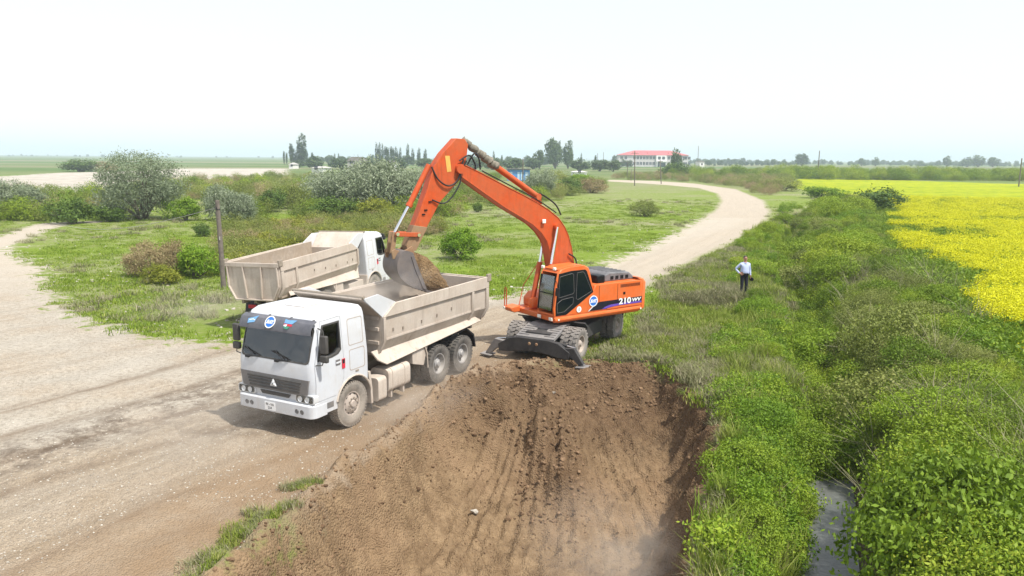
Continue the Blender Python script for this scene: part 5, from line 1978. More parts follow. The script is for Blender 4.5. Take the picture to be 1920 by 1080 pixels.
# ------------------------------------------------------------------ foliage materials
M_grass = leafy('grass_green', [(0, (0.13, 0.215, 0.014)), (.45, (0.19, 0.285, 0.022)), (.8, (0.27, 0.335, 0.04)), (1, (0.40, 0.38, 0.13))], .3, rnd=.4)
M_grassdry = leafy('grass_dry', [(0, (0.13, 0.165, 0.040)), (.4, (0.205, 0.215, 0.095)), (.75, (0.30, 0.275, 0.17)), (1, (0.44, 0.395, 0.29))], .2, rnd=.4)
M_bankgrass = leafy('bank_grass_dull', [(0, (0.125, 0.19, 0.020)), (.45, (0.205, 0.275, 0.034)), (.75, (0.29, 0.33, 0.07)), (1, (0.42, 0.38, 0.18))], .3, rnd=.5)
M_weed = leafy('weed_leaf', [(0, (0.075, 0.155, 0.012)), (.4, (0.155, 0.265, 0.020)), (.8, (0.265, 0.37, 0.028)), (1, (0.40, 0.44, 0.06))], .3, rnd=.6)
M_scrub = leafy('scrub_leaf', [(0, (0.070, 0.125, 0.010)), (.35, (0.155, 0.245, 0.018)), (.7, (0.265, 0.35, 0.026)), (1, (0.42, 0.45, 0.06))], .25, rnd=.6)
M_olive = leafy('scrub_olive_leaf', [(0, (0.095, 0.125, 0.026)), (.5, (0.195, 0.235, 0.050)), (.85, (0.30, 0.325, 0.09)), (1, (0.40, 0.38, 0.17))], .25, rnd=.45)
M_silver = leafy('silver_leaf', [(0, (0.12, 0.16, 0.085)), (.5, (0.235, 0.285, 0.175)), (1, (0.39, 0.43, 0.315))], .25, rnd=.25)
M_bright = leafy('bright_green_leaf', [(0, (0.07, 0.15, 0.008)), (.5, (0.16, 0.28, 0.014)), (1, (0.28, 0.39, 0.04))], .3, rnd=.2)
M_darkleaf = leafy('dark_green_leaf', [(0, (0.045, 0.09, 0.016)), (.5, (0.10, 0.17, 0.028)), (1, (0.18, 0.25, 0.05))], .2, rnd=.2)
M_yelleaf = leafy('yellow_green_leaf', [(0, (0.13, 0.165, 0.018)), (.5, (0.24, 0.265, 0.030)), (1, (0.36, 0.35, 0.06))], .3, rnd=.2)
M_brownleaf = leafy('dry_brown_twigs', [(0, (0.19, 0.145, 0.070)), (.5, (0.31, 0.245, 0.125)), (1, (0.43, 0.36, 0.21))], .15, rnd=.2)
M_rape = leafy('rape_flower', [(0, (0.42, 0.44, 0.003)), (.5, (0.58, 0.58, 0.004)), (1, (0.72, 0.70, 0.008))], .2, rnd=.35)
M_rapeleaf = leafy('rape_leaf', [(0, (0.085, 0.16, 0.012)), (.5, (0.155, 0.255, 0.016)), (1, (0.26, 0.34, 0.025))], .3, rnd=.35)
M_far = leafy('distant_leaf', [(0, (0.045, 0.085, 0.03)), (.5, (0.085, 0.135, 0.048)), (1, (0.15, 0.20, 0.075))], .2, rnd=.3)
M_bark = solid('grey_brown_bark', (0.15, 0.125, 0.10), 0.9, var=0.3, scale=9, bump=0.5)
M_wood = solid('weathered_pole_wood', (0.17, 0.145, 0.125), 0.9, var=0.3, scale=7, bump=0.4)


def grass_proto(nm, mat, n, R_, h, w, seed, lean=.5):
    V, Q, tt = blades_mesh(nm, mat, n, R_, h, w, seed, lean)
    return proto(nm, np_mesh(nm, V, Q, mat, {'tint': tt}, smooth=False))


P_short = [grass_proto('grass_short', M_grass, 110, .55, .085, .011, s, .7) for s in (1, 2, 3)]
P_mid = [grass_proto('grass_mid', M_bankgrass, 120, .40, .24, .012, s, .8) for s in (4, 5, 6)]
P_dry = [grass_proto('grass_dead', M_grassdry, 120, .42, .24, .010, s, 1.1) for s in (7, 8, 9)]
P_tall = [grass_proto('grass_tall', M_bankgrass, 70, .28, .48, .013, s, .6) for s in (10, 11)]


def leafy_proto(nm, mat, *a, **k):
    return proto(nm, crown_mesh(nm, mat, *a, **k)[0])


P_weed = [leafy_proto('weed', M_weed, 46, 18, (.42, .42, .30), .16, .030, 20 + s, cl_r=.18, hollow=.3, aspect=.55, zmin=-.3) for s in range(4)]
P_scrub = [leafy_proto('scrub', M_scrub, 100, 26, (.80, .80, .70), .42, .034, 40 + s, cl_r=.14, hollow=.45, aspect=.5, zmin=-.5) for s in range(4)]
P_olive = [leafy_proto('scrub_olive', M_olive, 90, 26, (.80, .80, .65), .40, .034, 60 + s, cl_r=.15, hollow=.45, aspect=.35, zmin=-.5) for s in range(3)]


def rape_proto(seed):
    g = np.random.default_rng(seed)
    parts = []
    n = 330
    rr = .62 * np.sqrt(g.random(n))
    a = g.uniform(0, 2 * np.pi, n)
    C = np.stack([rr * np.cos(a), rr * np.sin(a), g.uniform(.42, .72, n)], 1)
    fl_ = leaf_quads(C, unit(g.normal(size=(n, 3)) * .6 + np.array([0, 0, 1.])), g.uniform(.013, .032, n), .8, g.random(n))
    n2 = 120
    rr = .62 * np.sqrt(g.random(n2))
    a = g.uniform(0, 2 * np.pi, n2)
    C = np.stack([rr * np.cos(a), rr * np.sin(a), g.uniform(.05, .52, n2)], 1)
    lf = leaf_quads(C, unit(g.normal(size=(n2, 3)) * .8 + np.array([0, 0, .6])), g.uniform(.03, .08, n2), .4, g.random(n2))
    V, Q, T = merge([fl_, lf])
    me_ = np_mesh('rape_plants', V, Q, M_rape, {'tint': T}, smooth=False)
    me_.materials.append(M_rapeleaf)
    mi = np.zeros(len(Q), np.int32)
    mi[n:] = 1
    me_.polygons.foreach_set('material_index', mi)
    return proto('rape_plants', me_)


P_rape = [rape_proto(s) for s in (80, 81, 82)]
P_rapegreen = []
for s in (83, 84):
    g_ = np.random.default_rng(s)
    C = np.stack([g_.uniform(-.55, .55, 150), g_.uniform(-.55, .55, 150), g_.uniform(.05, .55, 150)], 1)
    V, Q, T = leaf_quads(C, unit(g_.normal(size=(150, 3)) * .8 + np.array([0, 0, .6])), g_.uniform(.03, .08, 150), .4, g_.random(150))
    P_rapegreen.append(proto('rape_green', np_mesh('rape_green', V, Q, M_rapeleaf, {'tint': T}, smooth=False)))


def stone_proto(nm, mat, seed, flat=.7):
    g = np.random.default_rng(seed)
    bm = bmesh.new()
    bmesh.ops.create_icosphere(bm, subdivisions=2, radius=1.0)
    dirs = unit(g.normal(size=(9, 3)))
    amp = g.uniform(.55, 1.0, 9)
    for v in bm.verts:
        p = np.array(v.co)
        k = 1.0
        for d_, a_ in zip(dirs, amp):
            h_ = p @ d_
            if h_ > a_ * .8:
                k = min(k, a_ * .8 / h_)
        v.co = Vector(p * k) * (1 + g.normal() * .03)
        v.co.z *= flat
    me_ = bpy.data.meshes.new(nm)
    bm.to_mesh(me_)
    bm.free()
    me_.materials.append(mat)
    return proto(nm, me_)


def stone_mat(nm, a, b):
    m_ = new_mat(nm)
    t_ = NT(m_)
    oi = t_.n('ShaderNodeObjectInfo').outputs['Random']
    tc_ = t_.n('ShaderNodeTexCoord').outputs['Object']
    c1 = t_.mix(oi, a, b)
    c1 = t_.mix(t_.ramp(t_.noise(tc_, 3, 4), .4, .7, 0, .5), c1, tuple(x * .6 for x in a))
    t_.out(t_.n('ShaderNodeBsdfPrincipled', {'Base Color': c1, 'Roughness': .9, 'Specular IOR Level': .15}))
    return m_


M_stone = stone_mat('pale_stone', (0.28, 0.25, 0.21), (0.58, 0.55, 0.49))
M_clod = stone_mat('soil_clod', (0.115, 0.072, 0.042), (0.25, 0.165, 0.10))
P_stone = [stone_proto('stone', M_stone, s, .6) for s in (1, 2, 3)]
P_clod = [stone_proto('clod', M_clod, s, .75) for s in (4, 5, 6, 7)]

# ------------------------------------------------------------------ ground cover (nobody could count it)
g = np.random.default_rng(5)


def sample(n, x0, x1, y0, y1, cond, power=1.0):
    """random ground points inside a box that meet cond(x, y, fields); density falls with distance"""
    out = []
    tot = 0
    while tot < n:
        k = n * 3
        u = g.random(k)
        y = y0 * (y1 / y0) ** u if power == 1.0 else y0 + (y1 - y0) * u
        x = g.uniform(x0, x1, k)
        if power == 1.0:
            x = g.uniform(-1, 1, k) * (.69 * y + 4)
            kk = (x > x0) & (x < x1)
            x, y = x[kk], y[kk]
        z, f = ground_z(x, y)
        ok = cond(x, y, f) & in_view(x, y)
        if not ok.any():
            break
        out.append(np.stack([x, y, z], 1)[ok])
        tot += int(ok.sum())
    return np.concatenate(out)[:n]


def side_of(x, y):
    return x - np.interp(y, [p[1] for p in DITCH], [p[0] for p in DITCH])


def meadow(x, y, f):
    e = .35 * vnoise(x * 1.3, y * 1.3, 90) * 1.6
    return (f['road'] + e < -.1) & (f['pit'] < -.25) & (f['field'] < -.3) & (f['gravel'] < -1) & (f['track'] + e < 0) & (f['ditch'] > 1.3)


veh = [(TRUCK1, 1.6), ((EXC[0], EXC[1], EXC[2]), 1.6)]
left = lambda x, y, f: meadow(x, y, f) & (side_of(x, y) < -1.5)
scatter('meadow_grass', sample(6500, -70, 60, 20, 130, lambda x, y, f: left(x, y, f) & (vnoise(x / 6, y / 6, 91) > -.55)), P_short, .8, 1.6, 1, label='short green grass of the meadow beside the road', cat='grass')
scatter('dry_grass', sample(350, -70, 60, 28, 140, lambda x, y, f: left(x, y, f) & (vnoise(x / 9, y / 9, 51) > .1)), P_dry, .7, 1.4, 2, label='patches of dry grey grass in the meadow', cat='grass')
bank = lambda x, y, f: meadow(x, y, f) & ((x - 11.2) ** 2 + (y - 36.4) ** 2 > 1.0) & (side_of(x, y) < -1.0) & (side_of(x, y) > -7.5) & (f['road'] < -.6) & (x > 1.5)
scatter('bank_grass', sample(2600, -2, 40, 9.5, 95, lambda x, y, f: bank(x, y, f) & (f['pit'] < -.8) & (vnoise(x / 1.8, y / 1.8, 92) > -.05)), P_mid, .45, 1.05, 3, label='matted green grass on the strip between pit and ditch', cat='grass')
rim_r = sample(420, 1.5, 9, 9.5, 25.5, lambda x, y, f: (f['pit'] < -.18) & (f['pit'] > -1.2) & (side_of(x, y) < -1.2) & (f['road'] < -.3), 2.0)
scatter('pit_rim_straw', rim_r, P_dry, .35, .8, 31, tilt=.5, label='brown dead grass hanging over the right rim of the pit', cat='grass')
scatter('bank_dead_grass', sample(2600, -2, 40, 9.5, 95, lambda x, y, f: bank(x, y, f) & (vnoise(x / 1.8, y / 1.8, 92) < .3)), P_dry, .4, 1.0, 4, label='dead grey grass matted on the strip beside the pit', cat='grass')
edge_ = lambda x, y, f: (f['pit'] < .12) & (f['pit'] > -.75) & (f['ditch'] > 1.2)
scatter('pit_edge_grass', sample(110, -6, -3.0, 9, 15.5, lambda x, y, f: (f['pit'] < -.2) & (f['pit'] > -1.1) & (vnoise(x / .9, y / .9, 93) > -.1), 2.0), P_mid[:1] + P_dry[:1], .25, .6, 5, label='thin grass along the edge of the dug pit', cat='grass')
scatter('mound_straw', sample(420, 7.2, 12, 33.6, 36.6, lambda x, y, f: ((x - 9.2) / 1.7) ** 2 + ((y - 35.0) / 1.0) ** 2 < 1, 2.0), P_dry, .6, 1.1, 6, tilt=.4, label='heap of dead straw in front of the standing man', cat='straw')
scatter('ditch_tall_grass', sample(600, 2, 40, 9.5, 80, lambda x, y, f: (side_of(x, y) < -.75) & (side_of(x, y) > -3.4) & (f['pit'] < -.2)), P_tall, .6, 1.15, 7, label='tall grass on the near edge of the ditch', cat='grass')
# leafy weeds on the near bank, scrub on the far bank
scatter('bank_weeds', sample(1100, 2, 45, 9.5, 110, lambda x, y, f: (side_of(x, y) < -.7) & (side_of(x, y) > -3.6) & (f['pit'] < -.35) & (f['road'] < -1.2) & (vnoise(x / 2.2, y / 2.2, 94) > .0)), P_weed, .5, 1.2, 8, label='leafy green weeds growing on the near bank of the ditch', cat='weeds')
def rb(x, y, f):
    return (side_of(x, y) > np.where(y < 19, 1.05, .45)) & (f['field'] < .3) & (f['road'] < -1.5)


def scrub_sizes(pts, seed, lo=.34, hi=1.0):
    """taller in clumps, low beside the crop"""
    f = ground_fields(pts[:, 0], pts[:, 1])
    k = .5 + .75 * fbm(pts[:, 0] / 2.6, pts[:, 1] / 2.6, seed, 2)
    k = np.clip(k, 0, 1) * np.clip(.30 - f['field'] / 4.5, .30, 1.0)
    return (lo + (hi - lo) * k) * g.uniform(.8, 1.2, len(pts)) * (.9 + .2 * sstep(40, 90, pts[:, 1]))


P_big = [leafy_proto('scrub_dome', m_, 230, 30, (1.25, 1.25, .72), .52, .040, 240 + s, cl_r=.10, hollow=.62, aspect=.5, zmin=-.45, lob=.45) for s, m_ in enumerate((M_scrub, M_scrub, M_weed, M_olive))]
cand = sample(900, 4, 60, 10, 110, lambda x, y, f: rb(x, y, f) & (f['field'] < -1.2))
keep = []
for p in cand:
    if all((p[0] - q[0]) ** 2 + (p[1] - q[1]) ** 2 > (1.75 + .012 * p[1]) ** 2 for q in keep):
        keep.append(p)
keep = np.array(keep)
scatter('scrub_domes', keep, P_big, .7, 1.2, 28, tilt=.15, label='rounded leafy thickets crowding the far bank of the ditch', cat='scrub',
        sizes=g.uniform(.7, 1.5, len(keep)) * np.clip(.40 - ground_fields(keep[:, 0], keep[:, 1])['field'] / 7, .40, 1.0) * (1 + .15 * sstep(30, 80, keep[:, 1])))
pts = sample(1500, 4, 60, 9.5, 115, lambda x, y, f: rb(x, y, f) & (vnoise(x / 2.2, y / 2.2, 95) > -.1))
scatter('ditch_scrub', pts, P_scrub, .65, 1.45, 9, label='dense green scrub filling the far bank of the ditch', cat='scrub', sizes=scrub_sizes(pts, 98))
pts = sample(900, 4, 60, 9.5, 115, lambda x, y, f: rb(x, y, f) & (vnoise(x / 2.2, y / 2.2, 106) > .0))
scatter('ditch_olive_scrub', pts, P_olive, .6, 1.3, 10, label='olive and greyish scrub on the far bank of the ditch', cat='scrub', sizes=scrub_sizes(pts, 99) * .95)
pts = sample(1000, 4, 60, 9.5, 110, lambda x, y, f: rb(x, y, f) & (vnoise(x / 2.0, y / 2.0, 100) > .1))
scatter('ditch_bright_weeds', pts, P_weed, .8, 1.7, 11, label='bright leafy weeds between the scrub and the crop', cat='weeds', sizes=scrub_sizes(pts, 101) * 1.25)
nb = sample(500, 2, 50, 10, 110, lambda x, y, f: (side_of(x, y) < -.55) & (side_of(x, y) > -2.2 - .02 * y) & (f['pit'] < -.5) & (f['road'] < -1.5) & ((x - 11.2) ** 2 + (y - 36.4) ** 2 > 3.0))
kp = []
for p in nb:
    if all((p[0] - q[0]) ** 2 + (p[1] - q[1]) ** 2 > (1.15 + .012 * p[1]) ** 2 for q in kp):
        kp.append(p)
kp = np.array(kp)
scatter('near_bank_domes', kp, [P_big[2], P_big[0], P_weed[0]], .35, .75, 29, tilt=.2, label='leafy clumps leaning over the near side of the ditch', cat='weeds', sizes=g.uniform(.35, .72, len(kp)) * (1 + .5 * sstep(25, 70, kp[:, 1])))
pts = sample(420, 4, 60, 9.5, 90, lambda x, y, f: rb(x, y, f) & (vnoise(x / 2.4, y / 2.4, 104) > .1))
scatter('ditch_reeds', pts, P_tall + P_mid[:1], .6, 1.2, 30, tilt=.2, label='coarse tall grass standing among the far bank scrub', cat='grass')
P_twig = [grass_proto('dry_stems', M_grassdry, 26, .32, 1.05, .0075, s, 1.1) for s in (12, 13, 14)]
pts = sample(280, 4, 40, 9.5, 45, lambda x, y, f: rb(x, y, f) & (vnoise(x / 2.6, y / 2.6, 102) > .15))
scatter('ditch_dry_stems', pts, P_twig, .7, 1.3, 19, tilt=.35, label='pale dead stems arching out of the far bank scrub', cat='stems')
pts = sample(420, 1, 30, 9.5, 60, lambda x, y, f: bank(x, y, f) & (vnoise(x / 1.8, y / 1.8, 103) > .1))
scatter('bank_dry_stems', pts, P_twig, .3, .55, 20, tilt=.4, label='dead stems lying on the strip beside the pit', cat='stems')
pts = sample(700, 4, 60, 9.5, 100, lambda x, y, f: (np.abs(side_of(x, y)) < 1.0) & (y > 19))
scatter('ditch_fill_weeds', pts, P_weed + P_scrub[:1], .6, 1.1, 27, label='leafy weeds closing over the ditch', cat='weeds')
# flowering crop
crop = lambda x, y, f: f['field'] > .2
fy = lambda x, y: .8 * vnoise(x / 3.0, y / 6.0, 96) + .6 * vnoise(x / 1.2, y / 1.2, 97)
scatter('rape_crop', sample(8000, 15, 110, 20, 130, lambda x, y, f: crop(x, y, f) & (fy(x, y) + .5 * np.clip(f['field'] / 3, 0, 1) > .2)), P_rape, .8, 1.35, 12, label='yellow flowering rape crop in the field on the right', cat='crop')
scatter('rape_crop_green', sample(4200, 15, 110, 20, 110, lambda x, y, f: (f['field'] > -1.0) & (fy(x, y) < .45)), P_rapegreen, .9, 1.4, 13, label='green leafy patches between the yellow rape flowers', cat='crop')
# stones and clods
scatter('road_stones', sample(6000, -40, 20, 10, 50, lambda x, y, f: (f['road'] > -.3) & (f['pit'] < -.3) & (vnoise(x / 1.7, y / 1.7, 107) > -.25)), P_stone, .008, .030, 14, label='pale stones lying loose on the dirt road', cat='stones')
scatter('meadow_stones', sample(420, -40, 45, 27, 120, lambda x, y, f: left(x, y, f) & (f['road'] > -7)), P_stone, .04, .13, 15, label='white stones and scraps in the grass beside the road', cat='stones')
scatter('pit_clods', sample(3200, -7, 6, 9, 25, lambda x, y, f: (f['pit'] > -.2) & (vnoise(x / 1.1, y / 1.1, 105) > -.2), 2.0), P_clod, .010, .036, 16, tilt=.6, label='clods of brown soil covering the floor of the pit', cat='clods')
pts = sample(1300, -3, 6, 17.5, 25, lambda x, y, f: (f['pit'] > -.3) & ((y > 22.2) | (np.abs(x - 1.0) < .9) | ((np.abs(x + .5) < 1.2) & (np.abs(y - 21.3) < 1))), 2.0)
scatter('heap_clods', pts, P_clod, .02, .085, 17, tilt=.6, label='large clods on the heaps below the excavator', cat='clods')
scatter('rim_clods', sample(1500, -7, 6, 9.5, 25, lambda x, y, f: (np.abs(f['pit']) < .6) & (f['ditch'] > 1.5), 2.0), P_clod, .012, .06, 18, tilt=.6, label='crumbled soil along the rim of the pit', cat='clods')
# ------------------------------------------------------------------ bushes and trees one can tell apart
def plant(name, px, py, wpx, hpx, shape, label, cat, group=None, depth=1.0, rz=None):
    """plant whose foot is seen at (px, py), wpx wide and hpx high in the photograph's pixels"""
    x, y = ray_ground(px, py)
    z = float(height(np.array([x]), np.array([y]))[0])
    k = math.hypot(y, CAM_H) / CAM_F
    w, h = wpx * k, hpx * k
    crown_me, stem_me, (bw, bh) = shape
    o = empty(name, (x, y, z - .03), (0, 0, g.uniform(0, 6.28) if rz is None else rz), label, cat, group)
    o.scale = (w / bw, w / bw * depth, h / bh)
    link(bpy.data.objects.new('crown', crown_me), o)
    link(bpy.data.objects.new('trunk' if cat == 'tree' else 'stem', stem_me), o)
    return o


def shape(name, mat, nclump, per, rad, zc, leaf, seed, base_r=.05, nst=12, **k):
    me_, cc = crown_mesh(name, mat, nclump, per, rad, zc, leaf, seed, **k)
    st_ = stems_mb(cc, base_r, seed, nst).mesh(name + '_stem', M_bark)
    return (me_, st_, (2 * rad[0] * 1.02, zc + rad[2] * 1.0))


S_green = [shape('bush_green', M_bright, 150, 40, (1.3, 1.3, 1.0), 1.0, .066, 100 + s, cl_r=.12, hollow=.3, zmin=-.75, lob=.55) for s in range(2)]
S_dark = [shape('bush_dark', M_darkleaf, 150, 36, (1.3, 1.3, 1.0), .95, .070, 110 + s, cl_r=.13, hollow=.3, zmin=-.75, lob=.55) for s in range(2)]
S_yel = [shape('bush_yellow', M_yelleaf, 140, 36, (1.4, 1.4, .9), .85, .070, 120 + s, cl_r=.13, hollow=.3, zmin=-.7, lob=.55) for s in range(2)]
S_brown = [shape('bush_brown', M_brownleaf, 160, 50, (1.4, 1.4, .9), .85, .060, 130 + s, cl_r=.12, hollow=.35, aspect=.28, zmin=-.7, outward=.2) for s in range(2)]
S_silver = [shape('bush_silver', M_silver, 240, 42, (2.6, 2.4, 1.9), 1.7, .125, 140 + s, .09, 18, cl_r=.12, hollow=.35, aspect=.30, zmin=-.75, outward=.3, lob=.4) for s in range(3)]
S_olivb = [shape('bush_olive', M_olive, 150, 40, (1.4, 1.4, 1.0), .95, .066, 150 + s, cl_r=.13, hollow=.4, aspect=.35, zmin=-.75) for s in range(2)]
S_silvtree = shape('silver_tree', M_silver, 460, 46, (4.7, 4.2, 3.1), 3.5, .140, 160, .20, 26, cl_r=.11, hollow=.30, aspect=.28, zmin=-.85, outward=.3, lob=.45, droop=.5)

plant('oleaster_tree', 268, 411, 158, 116, S_silvtree, 'large silver grey tree standing left of the wooden pole', 'tree', rz=.4)
plant('oleaster_bush', 30, 408, 96, 66, S_silver[0], 'silvery bush at the far left edge', 'bush')
plant('shrub', 42, 408, 54, 40, S_green[0], 'bright green shrub in front of the silvery bush at the left edge', 'bush')
plant('shrub', 140, 420, 84, 46, S_dark[0], 'dark green shrub on the left foot of the large silver tree', 'bush')
plant('shrub', 205, 416, 60, 30, S_dark[1], 'low dark shrub under the left side of the large silver tree', 'bush')
plant('shrub', 348, 412, 60, 46, S_green[1], 'bright green shrub right of the large silver tree', 'bush')
plant('oleaster_bush', 412, 412, 70, 66, S_silver[1], 'pale grey green bush behind the wooden pole', 'bush')
plant('oleaster_bush', 452, 412, 62, 58, S_silver[2], 'rounded silvery bush just right of the wooden pole', 'bush')
plant('shrub', 505, 398, 62, 40, S_dark[0], 'dark green shrub above the tipper of the empty truck', 'bush')
plant('shrub', 548, 392, 70, 42, S_olivb[0], 'olive shrub between the dark shrub and the silver thicket', 'bush')
for px, py, w, h, k, lb in ((640, 404, 120, 86, 0, 'silver bush at the left end of the silver thicket'), (712, 402, 130, 104, 1, 'tallest silver bush in the middle of the silver thicket'), (772, 404, 110, 96, 2, 'silver bush of the thicket partly behind the excavator arm'), (690, 372, 120, 70, 2, 'silver bush at the back of the silver thicket'), (610, 378, 80, 56, 1, 'small silver bush behind the left end of the silver thicket'), (815, 375, 80, 64, 0, 'silver bush seen past the excavator arm')):
    plant('oleaster_bush', px, py, w, h, S_silver[k], lb, 'bush', 'silver thicket behind the trucks')
plant('shrub', 635, 416, 86, 46, S_dark[1], 'dark green shrub in front of the silver thicket', 'bush')
plant('shrub', 703, 418, 84, 44, S_yel[0], 'yellow green shrub in front of the silver thicket', 'bush')
plant('shrub', 276, 517, 84, 66, S_brown[0], 'brown dry shrub left of the wooden pole', 'bush')
plant('shrub', 332, 512, 70, 60, S_brown[1], 'brown shrub next to the green shrub by the pole', 'bush')
plant('shrub', 368, 518, 84, 66, S_green[0], 'green shrub between the brown shrubs and the wooden pole', 'bush')
plant('shrub', 306, 530, 70, 34, S_yel[1], 'low bright green shrub at the foot of the brown shrub', 'bush')
plant('shrub', 382, 442, 36, 24, S_dark[0], 'small dark shrub left of the top of the wooden pole', 'bush')
plant('shrub', 862, 488, 80, 62, S_green[1], 'round green shrub under the excavator boom', 'bush')
plant('shrub', 1207, 406, 54, 28, S_olivb[1], 'low green shrub on the grass inside the road bend', 'bush')
plant('shrub', 895, 398, 22, 18, S_dark[1], 'tiny dark shrub seen below the excavator boom', 'bush')
plant('oleaster_bush', 1012, 374, 66, 54, S_silver[0], 'silver bush to the right of the blue hut', 'bush')
plant('shrub', 1062, 366, 60, 30, S_dark[0], 'dark green shrub right of the silver bush near the hut', 'bush')
plant('shrub', 1108, 362, 62, 28, S_brown[0], 'brownish shrub near the far stretch of the road', 'bush')
plant('shrub', 1088, 350, 56, 26, S_green[0], 'green shrub behind the brownish shrub near the far road', 'bush')
plant('shrub', 1040, 350, 60, 30, S_olivb[0], 'olive shrub behind the silver bush near the hut', 'bush')
plant('shrub', 1642, 402, 88, 44, S_dark[1], 'dark round shrub at the corner of the yellow field', 'bush')
plant('shrub', 1470, 358, 60, 22, S_olivb[1], 'olive shrub at the outer side of the road bend', 'bush')
plant('shrub', 1540, 372, 70, 24, S_green[0], 'green shrub between road bend and yellow field', 'bush')
plant('shrub', 150, 322, 66, 22, S_dark[0], 'dark bush on the far edge of the gravel bed', 'bush')
plant('shrub', 195, 322, 50, 18, S_brown[0], 'brown bush on the far edge of the gravel bed', 'bush')

# weeds and low scrub of the middle ground
sc2 = lambda x0, x1, y0, y1: (lambda x, y, f: meadow(x, y, f) & (x > x0 + .0) & (x < x1) & (vnoise(x / 4, y / 4, 201) > -.3))
P_dryscrub = [leafy_proto('dry_scrub', M_brownleaf, 80, 26, (.80, .80, .55), .34, .045, 170 + s, cl_r=.15, hollow=.4, aspect=.2, zmin=-.5, outward=.2) for s in range(2)]
P_yscrub = [leafy_proto('yellow_scrub', M_yelleaf, 80, 22, (.80, .80, .50), .30, .050, 175 + s, cl_r=.15, hollow=.4, zmin=-.5) for s in range(2)]
A = GP((425, 520), (420, 440), (600, 415), (820, 420), (830, 440), (640, 455), (560, 470), (470, 500))
inA = lambda x, y, f: sd_poly(x, y, A) > 0
scatter('rough_scrub', sample(420, -30, 5, 35, 90, inA), P_dryscrub[:1] + P_yscrub + P_olive[:2], .7, 1.5, 21, label='rough dry scrub behind the empty truck', cat='scrub')
Bz = GP((-200, 420), (-200, 372), (200, 372), (330, 342), (620, 330), (960, 330), (1140, 345), (1140, 352), (1030, 380), (880, 400), (800, 412), (600, 410), (470, 415), (380, 395), (200, 405), (95, 415))
inB = lambda x, y, f: (sd_poly(x, y, Bz) > 0) & (vnoise(x / 9, y / 9, 202) > -.25) & (f['gravel'] < -1) & ~((np.abs(x - 2.2 * y / 238) < 7) & (y > 130))
scatter('middle_scrub', sample(900, -140, 60, 70, 300, inB), P_olive + P_dryscrub[:1] + P_scrub[:2], 1.0, 2.4, 22, label='low mixed scrub in the middle distance', cat='scrub')
Cz = GP((1150, 343), (1150, 332), (1330, 318), (1480, 330), (1480, 342), (1440, 372), (1390, 352), (1300, 341))
inC = lambda x, y, f: (sd_poly(x, y, Cz) > 0) & (f['road'] < -2)
scatter('bend_scrub', sample(520, 20, 160, 100, 420, inC), P_olive + P_dryscrub, 1.2, 2.4, 23, label='grey brown scrub along the outside of the road bend', cat='scrub')
# dark growth on the bank beyond the crop
inD = lambda x, y, f: (y > 270 + .02 * x) & (y < 345) & (x > 60) & (vnoise(x / 22, y / 9, 203) > .0)
scatter('far_bank_scrub', sample(420, 60, 330, 265, 350, inD), P_scrub, 1.6, 3.6, 24, label='dark scrub on the grassy bank beyond the yellow field', cat='scrub')

# ------------------------------------------------------------------ distant trees
ORD = ['first', 'second', 'third', 'fourth', 'fifth', 'sixth', 'seventh', 'eighth', 'ninth', 'tenth', 'eleventh', 'twelfth', 'thirteenth', 'fourteenth']
S_poplar = [shape('poplar', M_far, 120, 16, (1.6, 1.6, 9.5), 10.4, .42, 180 + s, .22, 8, cl_r=.10, hollow=.30, aspect=.5, zmin=-.97, lob=.15) for s in range(2)]
S_round = [shape('far_tree', M_far, 130, 18, (5.5, 5.5, 5.0), 6.6, .60, 190 + s, .35, 10, cl_r=.11, hollow=.35, aspect=.55, zmin=-.8, lob=.45) for s in range(3)]


def far_plant(name, px, top, wpx, shp, dist, label, group=None, cat='tree'):
    x, y, zt = ray_dist(px, top, dist)
    crown_me, stem_me, (bw, bh) = shp
    o = empty(name, (x, y, -.2), (0, 0, g.uniform(0, 6.28)), label, cat, group)
    k = dist / CAM_F
    o.scale = (wpx * k / bw, wpx * k / bw, zt / bh)
    link(bpy.data.objects.new('crown', crown_me), o)
    link(bpy.data.objects.new('trunk', stem_me), o)
    return o


far_plant('poplar_tree', 564, 257, 18, S_poplar[0], 560, 'tallest dark poplar on the horizon at the left')
far_plant('poplar_tree', 545, 266, 9, S_poplar[1], 580, 'thin leaning bare poplar beside the tallest poplar')
far_plant('poplar_tree', 552, 282, 9, S_poplar[0], 560, 'short poplar at the foot of the tallest poplar')
for px, tp, w in ((706, 272, 6), (711, 272, 6), (717, 274, 5), (723, 272, 7), (727, 274, 5), (733, 272, 6), (737, 275, 5), (743, 279, 6), (750, 280, 5)):
    _k = (706, 711, 717, 723, 727, 733, 737, 743, 750).index(px)
    far_plant('poplar_tree', px, tp, w, S_poplar[int(g.integers(2))], 640, ORD[_k] + ' slim poplar from the left in the close row on the horizon', 'poplar row on the horizon')
for _k, (px, tp, w) in enumerate(((532, 281, 4), (537, 284, 4), (574, 281, 6), (585, 284, 6), (627, 290, 4), (635, 290, 4), (764, 274, 6), (774, 282, 6), (785, 281, 7), (797, 283, 7))):
    far_plant('poplar_tree', px, tp, w, S_poplar[int(g.integers(2))], 620, ORD[_k] + ' from the left of the lone small poplars on the horizon', 'lone poplars on the horizon')
for _k, (px, tp, w) in enumerate(((926, 286, 4), (941, 289, 4), (1038, 288, 4), (1070, 290, 4), (1090, 290, 4), (1117, 289, 5))):
    far_plant('poplar_tree', px, tp, w, S_poplar[int(g.integers(2))], 620, ORD[_k] + ' dark slender tree from the left, right of the boom on the horizon', 'slender trees right of the boom')
far_plant('broad_tree', 1042, 265, 34, S_round[0], 520, 'big round tree on the horizon right of the boom')
far_plant('broad_tree', 1066, 271, 22, S_round[1], 525, 'smaller crown leaning on the big round tree')
